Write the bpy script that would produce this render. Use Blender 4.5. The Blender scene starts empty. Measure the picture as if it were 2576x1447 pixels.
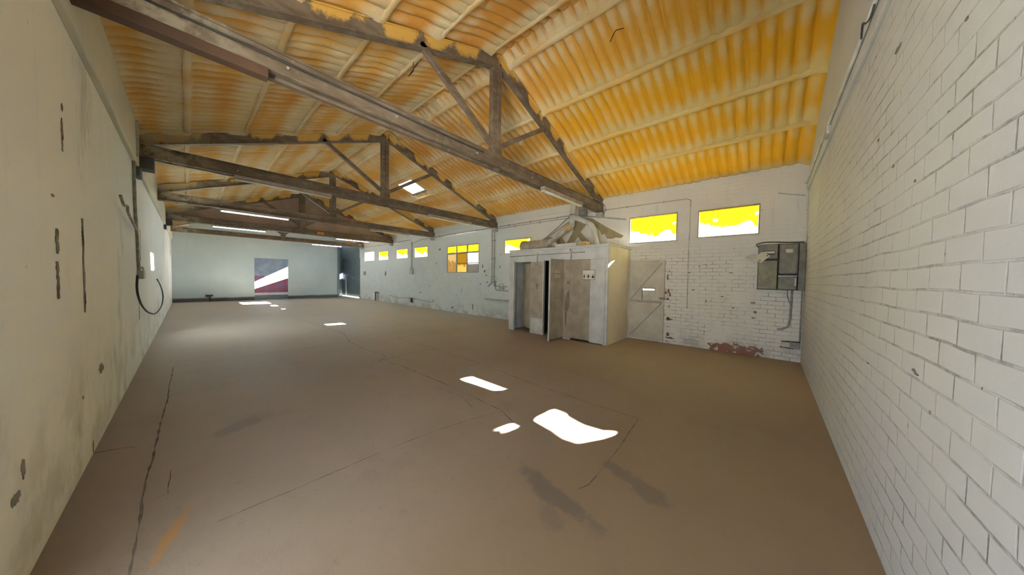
import bpy, math, random
from mathutils import Vector, Matrix, noise as mnoise

S = bpy.context.scene
COL = S.collection
random.seed(7)

# ------------------------------------------------------------------ camera
cam_d = bpy.data.cameras.new('camera')
cam = bpy.data.objects.new('camera', cam_d)
COL.objects.link(cam)
S.camera = cam
vx = Vector((644.0, 12.5, -724.0)); vy = Vector((-815.0, 36.5, -724.0))
CY = vy.normalized(); CX = (vx - CY * vx.dot(CY)).normalized(); CZ = CX.cross(CY)
M = Matrix((CX, CY, CZ)).to_4x4()
M.translation = Vector((0, 0, 1.55))
cam.matrix_world = M
cam_d.sensor_fit = 'HORIZONTAL'
cam_d.sensor_width = 36.0
cam_d.lens = 36.0 * 724.0 / 2576.0
cam_d.clip_start = 0.02
cam_d.clip_end = 300

# ------------------------------------------------------------------ view, sky, sun
S.view_settings.view_transform = 'Standard'
S.view_settings.look = 'None'
S.view_settings.exposure = 1.72
S.view_settings.gamma = 1.0
S.view_settings.use_curve_mapping = False

W = bpy.data.worlds.new('sky'); S.world = W
W.use_nodes = True
wb = W.node_tree.nodes['Background']
wb.inputs['Color'].default_value = (0.82, 0.92, 1.0, 1)
wb.inputs['Strength'].default_value = 2.1

SUNDIR = Vector((-1.0, 0.18, -0.511)).normalized()
sl = bpy.data.lights.new('sun', 'SUN'); sl.energy = 170.0; sl.angle = 0.0095
sl.color = (1.0, 0.97, 0.92)
so = bpy.data.objects.new('sun', sl); COL.objects.link(so)
so.rotation_euler = SUNDIR.to_track_quat('-Z', 'Y').to_euler()
so.location = (20, 5, 12)

# unseen opening added to brighten the near end; portal guides sky light through it
for (loc, rot, sx, sy) in [((-.60, 1.125, 1.5), (0, -math.pi/2, 0), 3.0, 1.85)]:
    pl = bpy.data.lights.new('sky_portal', 'AREA'); pl.shape = 'RECTANGLE'; pl.size = sx; pl.size_y = sy
    pl.cycles.is_portal = True
    po = bpy.data.objects.new('sky_portal', pl); COL.objects.link(po); po.location = loc; po.rotation_euler = rot
TUBE = 22.0       # emission of the fluorescent tubes

# ------------------------------------------------------------------ dimensions
XL, XR, XM = -0.556, 7.9, 3.672
YN, YF = -0.525, 22.9
SL = 0.375
EZ = 3.93            # roof underside at the side walls
TR = [3.64, 7.87, 12.10, 16.33, 20.5]
def roofz(x, z0=EZ):
    return z0 + SL * min(XR - x, x - XL)

# ------------------------------------------------------------------ mesh helper
class MB:
    def __init__(s): s.v = []; s.f = []; s.m = []; s.cur = 0
    def add(s, vs, fs):
        b = len(s.v); s.v += [tuple(v) for v in vs]
        for f in fs: s.f.append([b + i for i in f]); s.m.append(s.cur)
        return s
    def box(s, x0, x1, y0, y1, z0, z1):
        vs = [(x, y, z) for z in (z0, z1) for y in (y0, y1) for x in (x0, x1)]
        return s.add(vs, [(0,2,3,1),(4,5,7,6),(0,1,5,4),(2,6,7,3),(0,4,6,2),(1,3,7,5)])
    def bar(s, p0, p1, w, h, up=(0,0,1)):
        p0 = Vector(p0); p1 = Vector(p1); d = (p1-p0).normalized()
        u = Vector(up); side = d.cross(u).normalized(); u = side.cross(d)
        vs = []
        for p in (p0, p1):
            for a, b in ((-1,-1),(1,-1),(1,1),(-1,1)):
                vs.append(p + side*a*w/2 + u*b*h/2)
        return s.add(vs, [(3,2,1,0),(4,5,6,7),(0,1,5,4),(1,2,6,5),(2,3,7,6),(3,0,4,7)])
    def tube(s, pts, r, n=8, caps=True, rr=None):
        pts = [Vector(p) for p in pts]; N = len(pts); rings = []
        prev = None
        for i, p in enumerate(pts):
            d = (pts[min(i+1, N-1)] - pts[max(i-1, 0)]).normalized()
            if prev is None:
                a = Vector((0,0,1)) if abs(d.z) < .9 else Vector((1,0,0))
                u = d.cross(a).normalized()
            else:
                u = (prev - d*prev.dot(d)).normalized()
            prev = u; w = d.cross(u)
            R = rr[i] if rr else r
            rings.append([p + (u*math.cos(t) + w*math.sin(t))*R for t in [2*math.pi*k/n for k in range(n)]])
        b = [v for rg in rings for v in rg]; fs = []
        for i in range(N-1):
            for k in range(n):
                fs.append((i*n+k, i*n+(k+1) % n, (i+1)*n+(k+1) % n, (i+1)*n+k))
        if caps:
            fs.append(tuple(range(n-1, -1, -1))); fs.append(tuple((N-1)*n+k for k in range(n)))
        return s.add(b, fs)
    def prism(s, poly, f0, f1):
        """poly: list of 2d points, f0/f1 map (a,b)->3d for the two faces"""
        n = len(poly)
        vs = [f0(a, b) for a, b in poly] + [f1(a, b) for a, b in poly]
        fs = [tuple(range(n-1, -1, -1)), tuple(range(n, 2*n))]
        fs += [(i, (i+1) % n, n+(i+1) % n, n+i) for i in range(n)]
        return s.add(vs, fs)
    def px(s, poly, x0, x1):   # polygon in (y,z), extruded in x
        return s.prism(poly, lambda a, b: (x0, a, b), lambda a, b: (x1, a, b))
    def py(s, poly, y0, y1):   # polygon in (x,z)
        return s.prism(poly, lambda a, b: (a, y0, b), lambda a, b: (a, y1, b))
    def pz(s, poly, z0, z1):
        return s.prism(poly, lambda a, b: (a, b, z0), lambda a, b: (a, b, z1))
    def build(s, name, mat, parent=None, bevel=0.0, smooth=False):
        me = bpy.data.meshes.new(name)
        off = Vector((0,0,0))
        rot = None
        if parent is not None:
            off = parent.get('_o', None)
            off = Vector(off) if off is not None else Vector((0,0,0))
        me.from_pydata([tuple(Vector(v)-off) for v in s.v], [], s.f)
        mats = mat if isinstance(mat, (list, tuple)) else [mat]
        for m in mats: me.materials.append(m)
        if len(mats) > 1: me.polygons.foreach_set('material_index', s.m)
        me.validate()
        import bmesh
        bm = bmesh.new(); bm.from_mesh(me)
        bmesh.ops.recalc_face_normals(bm, faces=bm.faces)
        bm.to_mesh(me); bm.free()
        if smooth: me.polygons.foreach_set('use_smooth', [True]*len(me.polygons))
        me.update()
        o = bpy.data.objects.new(name, me); COL.objects.link(o)
        if parent is not None:
            o.parent = parent
            o['_o'] = list(off)
        if bevel:
            md = o.modifiers.new('bevel', 'BEVEL'); md.width = bevel; md.segments = 2
            md.limit_method = 'ANGLE'
        return o

def tag(o, label, cat, group=None, kind=None):
    o['label'] = label; o['category'] = cat
    if group: o['group'] = group
    if kind: o['kind'] = kind
    return o
def thing(name, loc, label, cat, group=None, kind=None):
    o = bpy.data.objects.new(name, None); COL.objects.link(o)
    o.location = loc; o.empty_display_size = .1; o['_o'] = list(loc)
    return tag(o, label, cat, group, kind)
def copy_tree(o, parent=None):
    c = o.copy(); COL.objects.link(c)
    if parent is not None: c.parent = parent
    for ch in list(o.children): copy_tree(ch, c)
    return c

def wall_cells(mb, a0, a1, b0, b1, holes, t0, t1, axis):
    """rectangular wall in (a,b) with rectangular holes, between planes t0 and t1"""
    As = sorted(set([a0, a1] + [h[0] for h in holes] + [h[1] for h in holes]))
    Bs = sorted(set([b0, b1] + [h[2] for h in holes] + [h[3] for h in holes]))
    def solid(i, j):
        if i < 0 or j < 0 or i >= len(As)-1 or j >= len(Bs)-1: return False
        ca = (As[i]+As[i+1])/2; cb = (Bs[j]+Bs[j+1])/2
        return not any(h[0] < ca < h[1] and h[2] < cb < h[3] for h in holes)
    P = (lambda a, b, t: (t, a, b)) if axis == 'x' else (lambda a, b, t: (a, t, b))
    for i in range(len(As)-1):
        for j in range(len(Bs)-1):
            if not solid(i, j): continue
            A, B, C, D = As[i], As[i+1], Bs[j], Bs[j+1]
            for t in (t0, t1):
                mb.add([P(A,C,t), P(B,C,t), P(B,D,t), P(A,D,t)], [(0,1,2,3)])
            if not solid(i-1, j): mb.add([P(A,C,t0), P(A,D,t0), P(A,D,t1), P(A,C,t1)], [(0,1,2,3)])
            if not solid(i+1, j): mb.add([P(B,C,t0), P(B,D,t0), P(B,D,t1), P(B,C,t1)], [(0,1,2,3)])
            if not solid(i, j-1): mb.add([P(A,C,t0), P(B,C,t0), P(B,C,t1), P(A,C,t1)], [(0,1,2,3)])
            if not solid(i, j+1): mb.add([P(A,D,t0), P(B,D,t0), P(B,D,t1), P(A,D,t1)], [(0,1,2,3)])
    return mb

# ------------------------------------------------------------------ material helper
class NM:
    def __init__(s, name):
        s.mat = bpy.data.materials.new(name); s.mat.use_nodes = True
        s.t = s.mat.node_tree; s.n = s.t.nodes; s.l = s.t.links
        s.b = s.n['Principled BSDF']; s.out = s.n['Material Output']
        s._tc = None
    def node(s, typ, **kw):
        nd = s.n.new(typ)
        for k, v in kw.items():
            if k in nd.inputs: s.put(nd.inputs[k], v)
            else: setattr(nd, k, v)
        return nd
    def put(s, inp, v):
        if isinstance(v, bpy.types.NodeSocket): s.l.new(v, inp)
        elif isinstance(v, (tuple, list)) and len(v) == 3 and inp.type == 'RGBA': inp.default_value = (*v, 1)
        else: inp.default_value = v
    def pos(s):
        if s._tc is None: s._tc = s.n.new('ShaderNodeTexCoord')
        return s._tc.outputs['Object']
    def xyz(s):
        q = s.n.new('ShaderNodeSeparateXYZ'); s.l.new(s.pos(), q.inputs[0]); return q.outputs
    def comb(s, x, y, z):
        q = s.n.new('ShaderNodeCombineXYZ'); s.put(q.inputs[0], x); s.put(q.inputs[1], y); s.put(q.inputs[2], z)
        return q.outputs[0]
    def mapv(s, scale, loc=(0,0,0)):
        q = s.n.new('ShaderNodeMapping'); s.l.new(s.pos(), q.inputs[0])
        q.inputs['Scale'].default_value = scale; q.inputs['Location'].default_value = loc
        return q.outputs[0]
    def noise(s, scale, detail=4, rough=.55, vec=None):
        q = s.n.new('ShaderNodeTexNoise'); s.l.new(vec or s.pos(), q.inputs['Vector'])
        q.inputs['Scale'].default_value = scale; q.inputs['Detail'].default_value = detail
        q.inputs['Roughness'].default_value = rough
        return q.outputs['Fac']
    def math(s, op, a, b=0.0, c=None, clamp=False):
        q = s.n.new('ShaderNodeMath'); q.operation = op; q.use_clamp = clamp
        s.put(q.inputs[0], a); s.put(q.inputs[1], b)
        if c is not None: s.put(q.inputs[2], c)
        return q.outputs[0]
    def ramp(s, f, a, b):        # smoothstep a..b -> 0..1 (a may exceed b)
        q = s.n.new('ShaderNodeMapRange'); q.interpolation_type = 'SMOOTHSTEP'
        s.put(q.inputs['Value'], f)
        if a < b: vals = (a, b, 0, 1)
        else: vals = (b, a, 1, 0)
        for i, v in zip(('From Min','From Max','To Min','To Max'), vals): q.inputs[i].default_value = v
        return q.outputs[0]
    def mix(s, f, a, b):
        q = s.n.new('ShaderNodeMix'); q.data_type = 'RGBA'
        s.put(q.inputs['Factor'], f)
        s.put(q.inputs[6], a); s.put(q.inputs[7], b)
        return q.outputs[2]
    def blob(s, cx, cy, rx, ry, w, ang=0.0):
        X = s.xyz(); ca, sa = math.cos(ang), math.sin(ang)
        dx = s.math('SUBTRACT', X[0], cx); dy = s.math('SUBTRACT', X[1], cy)
        u = s.math('ADD', s.math('MULTIPLY', dx, ca/rx), s.math('MULTIPLY', dy, sa/rx))
        v = s.math('ADD', s.math('MULTIPLY', dx, -sa/ry), s.math('MULTIPLY', dy, ca/ry))
        d = s.math('SQRT', s.math('ADD', s.math('MULTIPLY', u, u), s.math('MULTIPLY', v, v)))
        d = s.math('ADD', d, s.math('MULTIPLY', s.math('SUBTRACT', w, .5), 2.4))
        return s.ramp(d, 1.0, .5)
    def bump(s, h, strength=.3, dist=.01):
        q = s.n.new('ShaderNodeBump'); s.l.new(h, q.inputs['Height'])
        q.inputs['Strength'].default_value = strength; q.inputs['Distance'].default_value = dist
        s.l.new(q.outputs[0], s.b.inputs['Normal'])
    def done(s, col, rough=.8, metal=0.0, spec=.3):
        s.put(s.b.inputs['Base Color'], col); s.put(s.b.inputs['Roughness'], rough)
        s.b.inputs['Metallic'].default_value = metal
        s.b.inputs['Specular IOR Level'].default_value = spec
        return s.mat

def simple(name, a, b=None, scale=6, rough=.7, metal=0.0, bump=.15, spec=.3, lo=.35, hi=.65):
    m = NM(name)
    n = m.noise(scale, 5)
    if b is None: b = tuple(c*.75 for c in a)
    c = m.mix(m.ramp(n, lo, hi), a, b)
    if bump: m.bump(m.noise(scale*6, 3), bump, .004)
    return m.done(c, rough, metal, spec)

def painted_wall(name, base, tone, ax, brick=True, kind=''):
    """white painted masonry; ax picks the horizontal axis of the wall (0=x, 1=y)"""
    m = NM(name)
    X = m.xyz(); h = X[ax]; z = X[2]
    big = m.noise(.55, 4); mid = m.noise(2.2, 5, .6); fine = m.noise(14, 4, .6)
    col = m.mix(m.ramp(big, .35, .7), base, tone)
    # grime streaks running down
    st = m.noise(1.0, 5, .6, m.comb(m.math('MULTIPLY', h, 5.0), m.math('MULTIPLY', z, .55), 3.0))
    col = m.mix(m.math('MULTIPLY', m.ramp(st, .56, .80), .18 if kind == 'west' else .35), col, (.36, .33, .27))
    sp = m.noise(7.5, 6, .7)
    col = m.mix(m.math('MULTIPLY', m.ramp(sp, .68, .76), .5), col, (.22, .19, .16))
    height = m.math('MULTIPLY', fine, .35)
    if brick:
        vec = m.comb(h, z, 0.0)
        wob = m.noise(3.0, 2, .5)
        vec2 = m.comb(m.math('ADD', h, m.math('MULTIPLY', wob, .03)), m.math('ADD', z, m.math('MULTIPLY', m.noise(2.1, 2), .03)), 0.0)
        br = m.n.new('ShaderNodeTexBrick'); m.l.new(vec2, br.inputs['Vector'])
        br.inputs['Scale'].default_value = 1.0
        br.inputs['Brick Width'].default_value = .27 if kind == 'gable' else .24
        br.inputs['Row Height'].default_value = .103 if kind == 'gable' else .085
        br.inputs['Mortar Size'].default_value = .0072
        br.inputs['Mortar Smooth'].default_value = .7
        fac = br.outputs['Fac']
        gate = m.math('MULTIPLY', m.ramp(m.noise(2.6, 6, .72), .40, .66), m.math('ADD', .35, m.ramp(m.noise(17, 3, .6), .35, .62)), clamp=True)
        if kind == 'gable':
            gate = m.math('MULTIPLY', m.math('ADD', m.math('MULTIPLY', gate, .88), .12), m.ramp(z, 3.36, 3.22))
        else:
            g2 = m.ramp(m.math('ADD', z, m.math('MULTIPLY', m.math('SUBTRACT', big, .5), 2.0)), 2.75, 1.9)
            gate = m.math('MULTIPLY', gate, g2)
        line = m.math('MULTIPLY', fac, gate)
        col = m.mix(m.math('MULTIPLY', line, .8), col, (.23, .22, .20))
        hole = m.math('MULTIPLY', m.ramp(m.noise(9.0, 3, .6), .66, .72), fac)
        col = m.mix(hole, col, (.05, .045, .04))
        height = m.math('SUBTRACT', height, m.math('MULTIPLY', fac, m.math('ADD', m.math('MULTIPLY', gate, .8), .25)))
    if kind == 'east':
        # cool lens-flare tint over the mid hall, put into the paint colour
        col = m.mix(m.math('MULTIPLY', m.ramp(m.math('ADD', h, m.math('MULTIPLY', big, 1.5)), 6.4, 8.6), m.math('SUBTRACT', .75, m.math('MULTIPLY', line, .75))), col, m.mix(mid, (.74, .86, .90), (.68, .79, .83)))
        # flaked paint showing red brick at the foot of the wall and beside the steel door
        n2 = m.noise(9.0, 5, .65)
        a = m.math('MULTIPLY', m.ramp(m.math('ABSOLUTE', m.math('SUBTRACT', h, .50)), .62, .38), m.ramp(z, .34, .10))
        a = m.ramp(m.math('ADD', a, m.math('MULTIPLY', m.math('SUBTRACT', n2, .5), 2.6)), .70, .82)
        a = m.math('MULTIPLY', a, m.ramp(z, .45, .36))
        a = m.math('MULTIPLY', a, m.ramp(m.math('ABSOLUTE', m.math('SUBTRACT', h, .45)), .95, .75))
        b = m.math('MULTIPLY', m.ramp(m.math('ABSOLUTE', m.math('SUBTRACT', h, 1.84)), .12, .05), m.ramp(z, 2.0, 1.8))
        b = m.math('MULTIPLY', b, m.ramp(m.noise(7, 5, .7), .56, .60))
        col = m.mix(m.math('MAXIMUM', a, b), col, m.mix(fine, (.42, .17, .13), (.20, .10, .07)))
        # damp grime low on the far part
        c = m.math('MULTIPLY', m.ramp(z, .55, .0), m.ramp(mid, .42, .62))
        col = m.mix(m.math('MULTIPLY', c, .45), col, (.24, .24, .20))
    if kind == 'west':
        col = m.mix(m.math('MULTIPLY', m.ramp(m.math('ADD', h, big), 4.8, 8.0), .7), col, (.78, .84, .86))  # cool light of the mid hall put into the wall colour
        c = m.math('MULTIPLY', m.ramp(z, 1.3, .1), m.ramp(mid, .45, .65))
        col = m.mix(m.math('MULTIPLY', c, .4), col, (.38, .33, .24))
        c2 = m.ramp(m.noise(1.3, 6, .7, m.mapv((1, 1, .45), (0, 3, 1))), .56, .72)
        col = m.mix(m.math('MULTIPLY', c2, .5), col, (.34, .30, .22))
    if kind == 'north':
        c = m.ramp(m.math('ADD', z, m.math('MULTIPLY', mid, .1)), .30, .20)
        col = m.mix(c, col, (.09, .09, .09))
    m.bump(height, .55, .012)
    return m.done(col, .75, 0, .3)

M_ = {}
M_['west'] = painted_wall('cream_plaster', (.86, .85, .76), (.80, .80, .76), 1, False, 'west')
M_['gable'] = painted_wall('painted_block', (.56, .57, .54), (.50, .51, .52), 0, True, 'gable')
M_['east'] = painted_wall('painted_brick', (.80, .79, .74), (.72, .73, .72), 1, True, 'east')
M_['north'] = painted_wall('grey_plaster', (.45, .52, .54), (.39, .47, .50), 0, False, 'north')
M_['beam'] = painted_wall('beam_plaster', (.66, .63, .50), (.58, .56, .47), 1, False, '')
M_['white'] = simple('white_paint', (.68, .68, .64), (.52, .52, .48), 5, .6)
M_['greyboard'] = simple('white_board', (.66, .68, .68), (.55, .56, .55), 3, .6)
M_['beige'] = simple('beige_board', (.42, .37, .29), (.33, .29, .23), 4, .6)
M_['taupe'] = simple('dusty_taupe_enamel', (.36, .32, .28), (.28, .24, .20), 6, .6)
M_['brace'] = simple('brace_paint', (.46, .43, .36), (.36, .33, .27), 6, .6)
M_['steelpaint'] = simple('grey_painted_steel', (.64, .61, .52), (.52, .49, .42), 2.5, .6)
M_['dark'] = simple('dark_and_shade_paint', (.10, .11, .11), (.07, .075, .08), 4, .7)  # dark paint; in the cubicle it paints the shade inside
M_['slate'] = simple('slate_steel_paint', (.17, .22, .26), (.13, .18, .21), 2, .5)
M_['black'] = simple('black_rubber', (.03, .03, .035), (.05, .05, .05), 8, .6)
M_['conduit'] = simple('painted_conduit', (.50, .50, .47), (.36, .36, .34), 20, .6)
M_['dkconduit'] = simple('dirty_conduit', (.26, .25, .23), (.40, .39, .36), 12, .6)
M_['panelgrey'] = simple('grey_enamel', (.24, .24, .20), (.17, .17, .145), 8, .45)
M_['panelolive'] = simple('olive_enamel', (.30, .29, .19), (.22, .21, .15), 8, .45)
M_['metal'] = simple('galvanised_metal', (.55, .56, .56), (.38, .39, .40), 9, .4, .6)
M_['duct'] = simple('foil_duct', (.62, .58, .50), (.44, .41, .36), 9, .4, .4)
M_['card'] = simple('paper_card', (.70, .67, .58), (.60, .56, .46), 14, .8)
M_['tan'] = simple('tan_foam', (.62, .46, .24), (.50, .36, .18), 9, .8)
M_['ochre'] = simple('dull_ochre', (.36, .30, .17), (.28, .23, .14), 6, .9)
M_['scar'] = simple('broken_plaster', (.13, .10, .075), (.27, .24, .19), 14, .95, bump=.5)
M_['greyscar'] = simple('grey_scar', (.27, .26, .22), (.19, .18, .15), 16, .95, bump=.4)
M_['redscar'] = simple('flaked_brick_edge', (.25, .13, .09), (.16, .10, .07), 14, .95)
M_['crack'] = simple('crack_dirt', (.10, .08, .065), (.17, .14, .11), 12, .95)
M_['redboard'] = simple('flare_red_board', (.26, .07, .09), (.20, .13, .24), 1.4, .7)  # red and purple lens flare put into the added boards' colour
M_['blueboard'] = simple('blue_grey_board', (.24, .30, .40), (.18, .23, .33), 2, .6)
M_['lilac'] = simple('pale_rail', (.60, .55, .66), (.50, .48, .60), 5, .5)
M_['rustplate'] = simple('plywood_infill', (.38, .27, .22), (.30, .21, .17), 1.5, .8)
M_['orangebit'] = simple('orange_plastic', (.75, .30, .05), (.6, .22, .04), 8, .5)

def glowmat(name, col, st):
    m = NM(name); m.put(m.b.inputs['Base Color'], (.9, .9, .9))
    m.put(m.b.inputs['Emission Color'], col); m.b.inputs['Emission Strength'].default_value = st
    return m.mat
M_['tube'] = glowmat('lit_tube', (.72, .88, 1.0), TUBE)
M_['dull_tube'] = simple('unlit_tube', (.80, .80, .76), (.74, .74, .70), 3, .3)

# brown steel of the trusses
def truss_mat(name, spray):
    m = NM(name)
    n = m.noise(3.0, 5, .6, m.mapv((1, 3, 3)))
    c = m.mix(m.ramp(n, .35, .7), (.118, .086, .058), (.195, .155, .115))
    d = m.noise(9.0, 4)
    c = m.mix(m.math('MULTIPLY', m.ramp(d, .55, .75), .5), c, (.30, .25, .19))
    if spray:
        X = m.xyz()
        # height above the underside of the rafter
        ax = m.math('ABSOLUTE', X[0])
        up = m.math('ADD', X[2], m.math('MULTIPLY', ax, SL))      # object origin: ridge line
        s = m.noise(2.3, 2, .5, m.mapv((1, .2, .25), (2.7, 0, 0)))
        s = m.math('ADD', s, m.math('MULTIPLY', m.math('SUBTRACT', m.noise(14, 4, .7), .5), .22))
        f = m.ramp(m.math('ADD', s, m.math('MULTIPLY', m.math('SUBTRACT', up, 1.86), .7)), .50, .57)
        f = m.math('MULTIPLY', f, m.ramp(up, 1.765, 1.83))
        c = m.mix(f, c, m.mix(m.noise(20, 3), (.68, .38, .06), (.60, .42, .14)))
    e = m.math('MULTIPLY', m.ramp(m.xyz()[0], -3.0, -3.9), m.ramp(m.noise(6, 5, .7), .35, .55))
    c = m.mix(m.math('MULTIPLY', e, .8), c, (.42, .38, .29))
    m.bump(m.noise(25, 4), .25, .004)
    return m.done(c, .6, 0, .35)
M_['truss'] = truss_mat('brown_truss_steel', False)
M_['rafter'] = truss_mat('oversprayed_truss_steel', True)

# sprayed foam roof lining: attribute 'foam' 0 = old amber foam, 1 = pale thick build-up, partly light painted on the ribs
def foam_mat():
    m = NM('spray_foam')
    at = m.n.new('ShaderNodeAttribute'); at.attribute_name = 'foam'
    X = m.xyz()
    f = m.math('ADD', at.outputs['Fac'], m.math('MULTIPLY', m.math('SUBTRACT', m.noise(1.7, 5, .6), .5), 1.1))
    amber = m.mix(m.ramp(m.noise(.45, 3), .38, .62), (.60, .30, .065), (.66, .37, .08))
    # near right slope: floor bounce and window glow put into the foam colour
    sat = m.math('MULTIPLY', m.ramp(X[0], 3.4, 5.6), m.ramp(X[1], 5.6, 2.6))
    amber = m.mix(sat, amber, (.72, .38, .02))
    pale = m.mix(m.ramp(m.noise(1.1, 3), .35, .65), (.66, .52, .29), (.72, .62, .42))
    pale = m.mix(m.math('MULTIPLY', sat, .55), pale, (.66, .50, .14))
    c = m.mix(m.ramp(f, .15, .95), amber, pale)
    m.bump(m.math('ADD', m.noise(22, 5, .6), m.math('MULTIPLY', m.noise(70, 3), .4)), .45, .012)
    return m.done(c, .9, 0, .15)
M_['foam'] = foam_mat()

# concrete floor
def floor_mat():
    m = NM('worn_concrete')
    X = m.xyz()
    big = m.noise(.35, 5, .6); mid = m.noise(1.4, 6, .65); fine = m.noise(11, 6, .7); grit = m.noise(60, 3, .6)
    c = m.mix(m.ramp(big, .35, .68), (.24, .182, .130), (.30, .242, .190))
    c = m.mix(m.math('MULTIPLY', m.ramp(mid, .48, .72), .5), c, (.19, .125, .07))
    c = m.mix(m.math('MULTIPLY', m.ramp(m.noise(.8, 4, .6, m.mapv((1, .5, 1), (5, 2, 0))), .5, .7), .4), c, (.30, .235, .21))
    c = m.mix(m.math('MULTIPLY', m.ramp(fine, .58, .70), .5), c, (.14, .11, .08))
    c = m.mix(m.math('MULTIPLY', m.ramp(fine, .38, .28), .30), c, (.44, .38, .29))
    c = m.mix(m.math('MULTIPLY', m.ramp(m.math('ADD', X[1], m.math('MULTIPLY', mid, .8)), 3.0, 1.2), .75), c, m.mix(big, (.235, .155, .085), (.17, .12, .075)))
    c = m.mix(m.math('MULTIPLY', m.math('MULTIPLY', m.ramp(X[1], 2.2, 3.4), m.ramp(X[1], 7.5, 5.0)), .45), c, (.33, .27, .25))
    c = m.mix(m.math('MULTIPLY', m.ramp(m.math('ADD', X[0], big), 4.4, 6.6), .5), c, (.42, .32, .20))
    # brown dust along the near wall, paler farther down the hall
    c = m.mix(m.math('MULTIPLY', m.ramp(m.math('ADD', X[1], big), .9, -.2), .25), c, (.40, .28, .16))
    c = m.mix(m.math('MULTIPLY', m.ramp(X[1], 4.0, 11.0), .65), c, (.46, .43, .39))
    w = m.noise(4.5, 5, .6)
    for (x, y, rx, ry, a, k) in ((1.73, 1.13, .10, .42, -.15, .6), (2.25, .68, .10, .34, -.3, .55),
                                 (.35, 4.0, .3, .13, .4, .3), (1.55, 1.0, .12, .12, 0, .35)):
        c = m.mix(m.math('MULTIPLY', m.blob(x, y, rx, ry, w, a), k), c, (.10, .085, .075))
    c = m.mix(m.math('MULTIPLY', m.blob(-.07, 2.64, .035, .28, w, -.3), .75), c, (.40, .20, .06))
    m.bump(m.math('ADD', m.math('MULTIPLY', fine, .5), m.math('MULTIPLY', grit, .25)), .25, .008)
    return m.done(c, m.math('ADD', m.math('MULTIPLY', mid, .25), .46), 0, .4)
M_['floor'] = floor_mat()

def film_mat(name, a, b, zc, dens=.0):
    """sun-bleached yellow film with overexposed glow painted in: light comes through it"""
    m = NM(name)
    X = m.xyz()
    n = m.noise(3.3, 2.5, .5)
    f = m.ramp(m.math('ADD', m.math('MULTIPLY', m.math('SUBTRACT', n, .47), 4.2), m.math('MULTIPLY', m.math('SUBTRACT', zc, X[2]), 3.0)), -.15, .35)  # overexposed white glow put into the film colour, stronger lower down
    c = m.mix(f, a, b)
    tr = m.n.new('ShaderNodeBsdfTranslucent'); m.l.new(c, tr.inputs['Color'])
    di = m.n.new('ShaderNodeBsdfDiffuse'); m.l.new(c, di.inputs['Color'])
    mx = m.n.new('ShaderNodeMixShader'); mx.inputs[0].default_value = .75
    m.l.new(di.outputs[0], mx.inputs[1]); m.l.new(tr.outputs[0], mx.inputs[2])
    m.l.new(mx.outputs[0], m.out.inputs['Surface'])
    return m.mat
def glass_mat(name, tint=(1, 1, 1)):
    m = NM(name)
    t = m.n.new('ShaderNodeBsdfTransparent'); t.inputs[0].default_value = (*tint, 1)
    g = m.n.new('ShaderNodeBsdfGlossy'); g.inputs['Roughness'].default_value = .05
    mx = m.n.new('ShaderNodeMixShader'); mx.inputs[0].default_value = .06
    m.l.new(t.outputs[0], mx.inputs[1]); m.l.new(g.outputs[0], mx.inputs[2])
    m.l.new(mx.outputs[0], m.out.inputs['Surface'])
    return m.mat
M_['glass'] = glass_mat('dusty_glass', (.93, .95, .95))
M_['film'] = film_mat('yellow_film', (.20, .168, .020), (.42, .40, .26), .18)
M_['filmw'] = film_mat('white_film', (.3, .3, .28), (.36, .36, .35), .4)
M_['film2'] = film_mat('amber_board', (.085, .060, .015), (.12, .095, .04), .4)
M_['film3'] = film_mat('pale_curtain', (.11, .09, .055), (.085, .062, .032), .4)

# ================================================================== SETTING
fl = MB().box(XL-.2, XR+1.4, YN-.2, YF+2.6, -.2, 0).build('floor', M_['floor'])
tag(fl, 'worn brown and grey concrete floor with cracks and sunlit patches', 'floor', kind='structure')

def crack(pts, w, seed, parent=fl):
    rnd = random.Random(seed); P = []
    for i in range(len(pts)-1):
        a = Vector((*pts[i], 0)); b = Vector((*pts[i+1], 0)); n = max(2, int((b-a).length/.07))
        for k in range(n): P.append(a.lerp(b, k/n))
    P.append(Vector((*pts[-1], 0)))
    d = (P[-1]-P[0]).normalized(); nrm = Vector((-d.y, d.x, 0))
    mb = MB(); L = []; R = []
    off = 0
    for p in P:
        off = off*.8 + rnd.uniform(-.004, .004)
        ww = w*rnd.uniform(.15, 1.25)
        q = p + nrm*off
        L.append(q + nrm*ww/2); R.append(q - nrm*ww/2)
    n = len(P)
    vs = [(v.x, v.y, .0012) for v in L] + [(v.x, v.y, .0012) for v in R]
    mb.add(vs, [(i, i+1, n+i+1, n+i) for i in range(n-1)])
    return mb.build('crack', M_['crack'], parent)
crack([(-.18,7.22),(-.19,5.5),(-.21,4.4),(-.23,3.4),(-.22,2.9),(-.21,2.0),(-.2,.3)], .016, 1)
crack([(-.18,7.22),(.6,7.27),(1.6,7.22),(2.5,7.28)], .012, 2)
crack([(3.57,5.32),(2.9,5.33),(2.37,5.31),(2.07,5.1)], .016, 3)
crack([(2.52,12.67),(2.64,10.7),(2.74,8.4),(2.5,7.28),(2.45,6.3),(2.52,5.5),(2.37,5.31),(2.44,4.57),(2.46,3.55),(2.45,3.07),(2.42,2.3),(2.3,2.0)], .013, 4)
crack([(3.5,7.0),(3.51,4.17),(3.36,2.5),(3.33,1.64),(3.34,.97)], .010, 5)
crack([(3.30,1.03),(2.7,.98),(1.99,.96),(1.9,1.0)], .011, 6)
crack([(2.34,2.30),(1.63,2.45),(1.26,2.49),(.8,2.5),(.1,2.52)], .009, 7)
crack([(-.55,4.25),(-.40,4.2),(-.33,4.14)], .016, 8)
crack([(-.18,3.08),(-.12,3.10),(-.11,3.45)], .010, 9)
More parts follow.
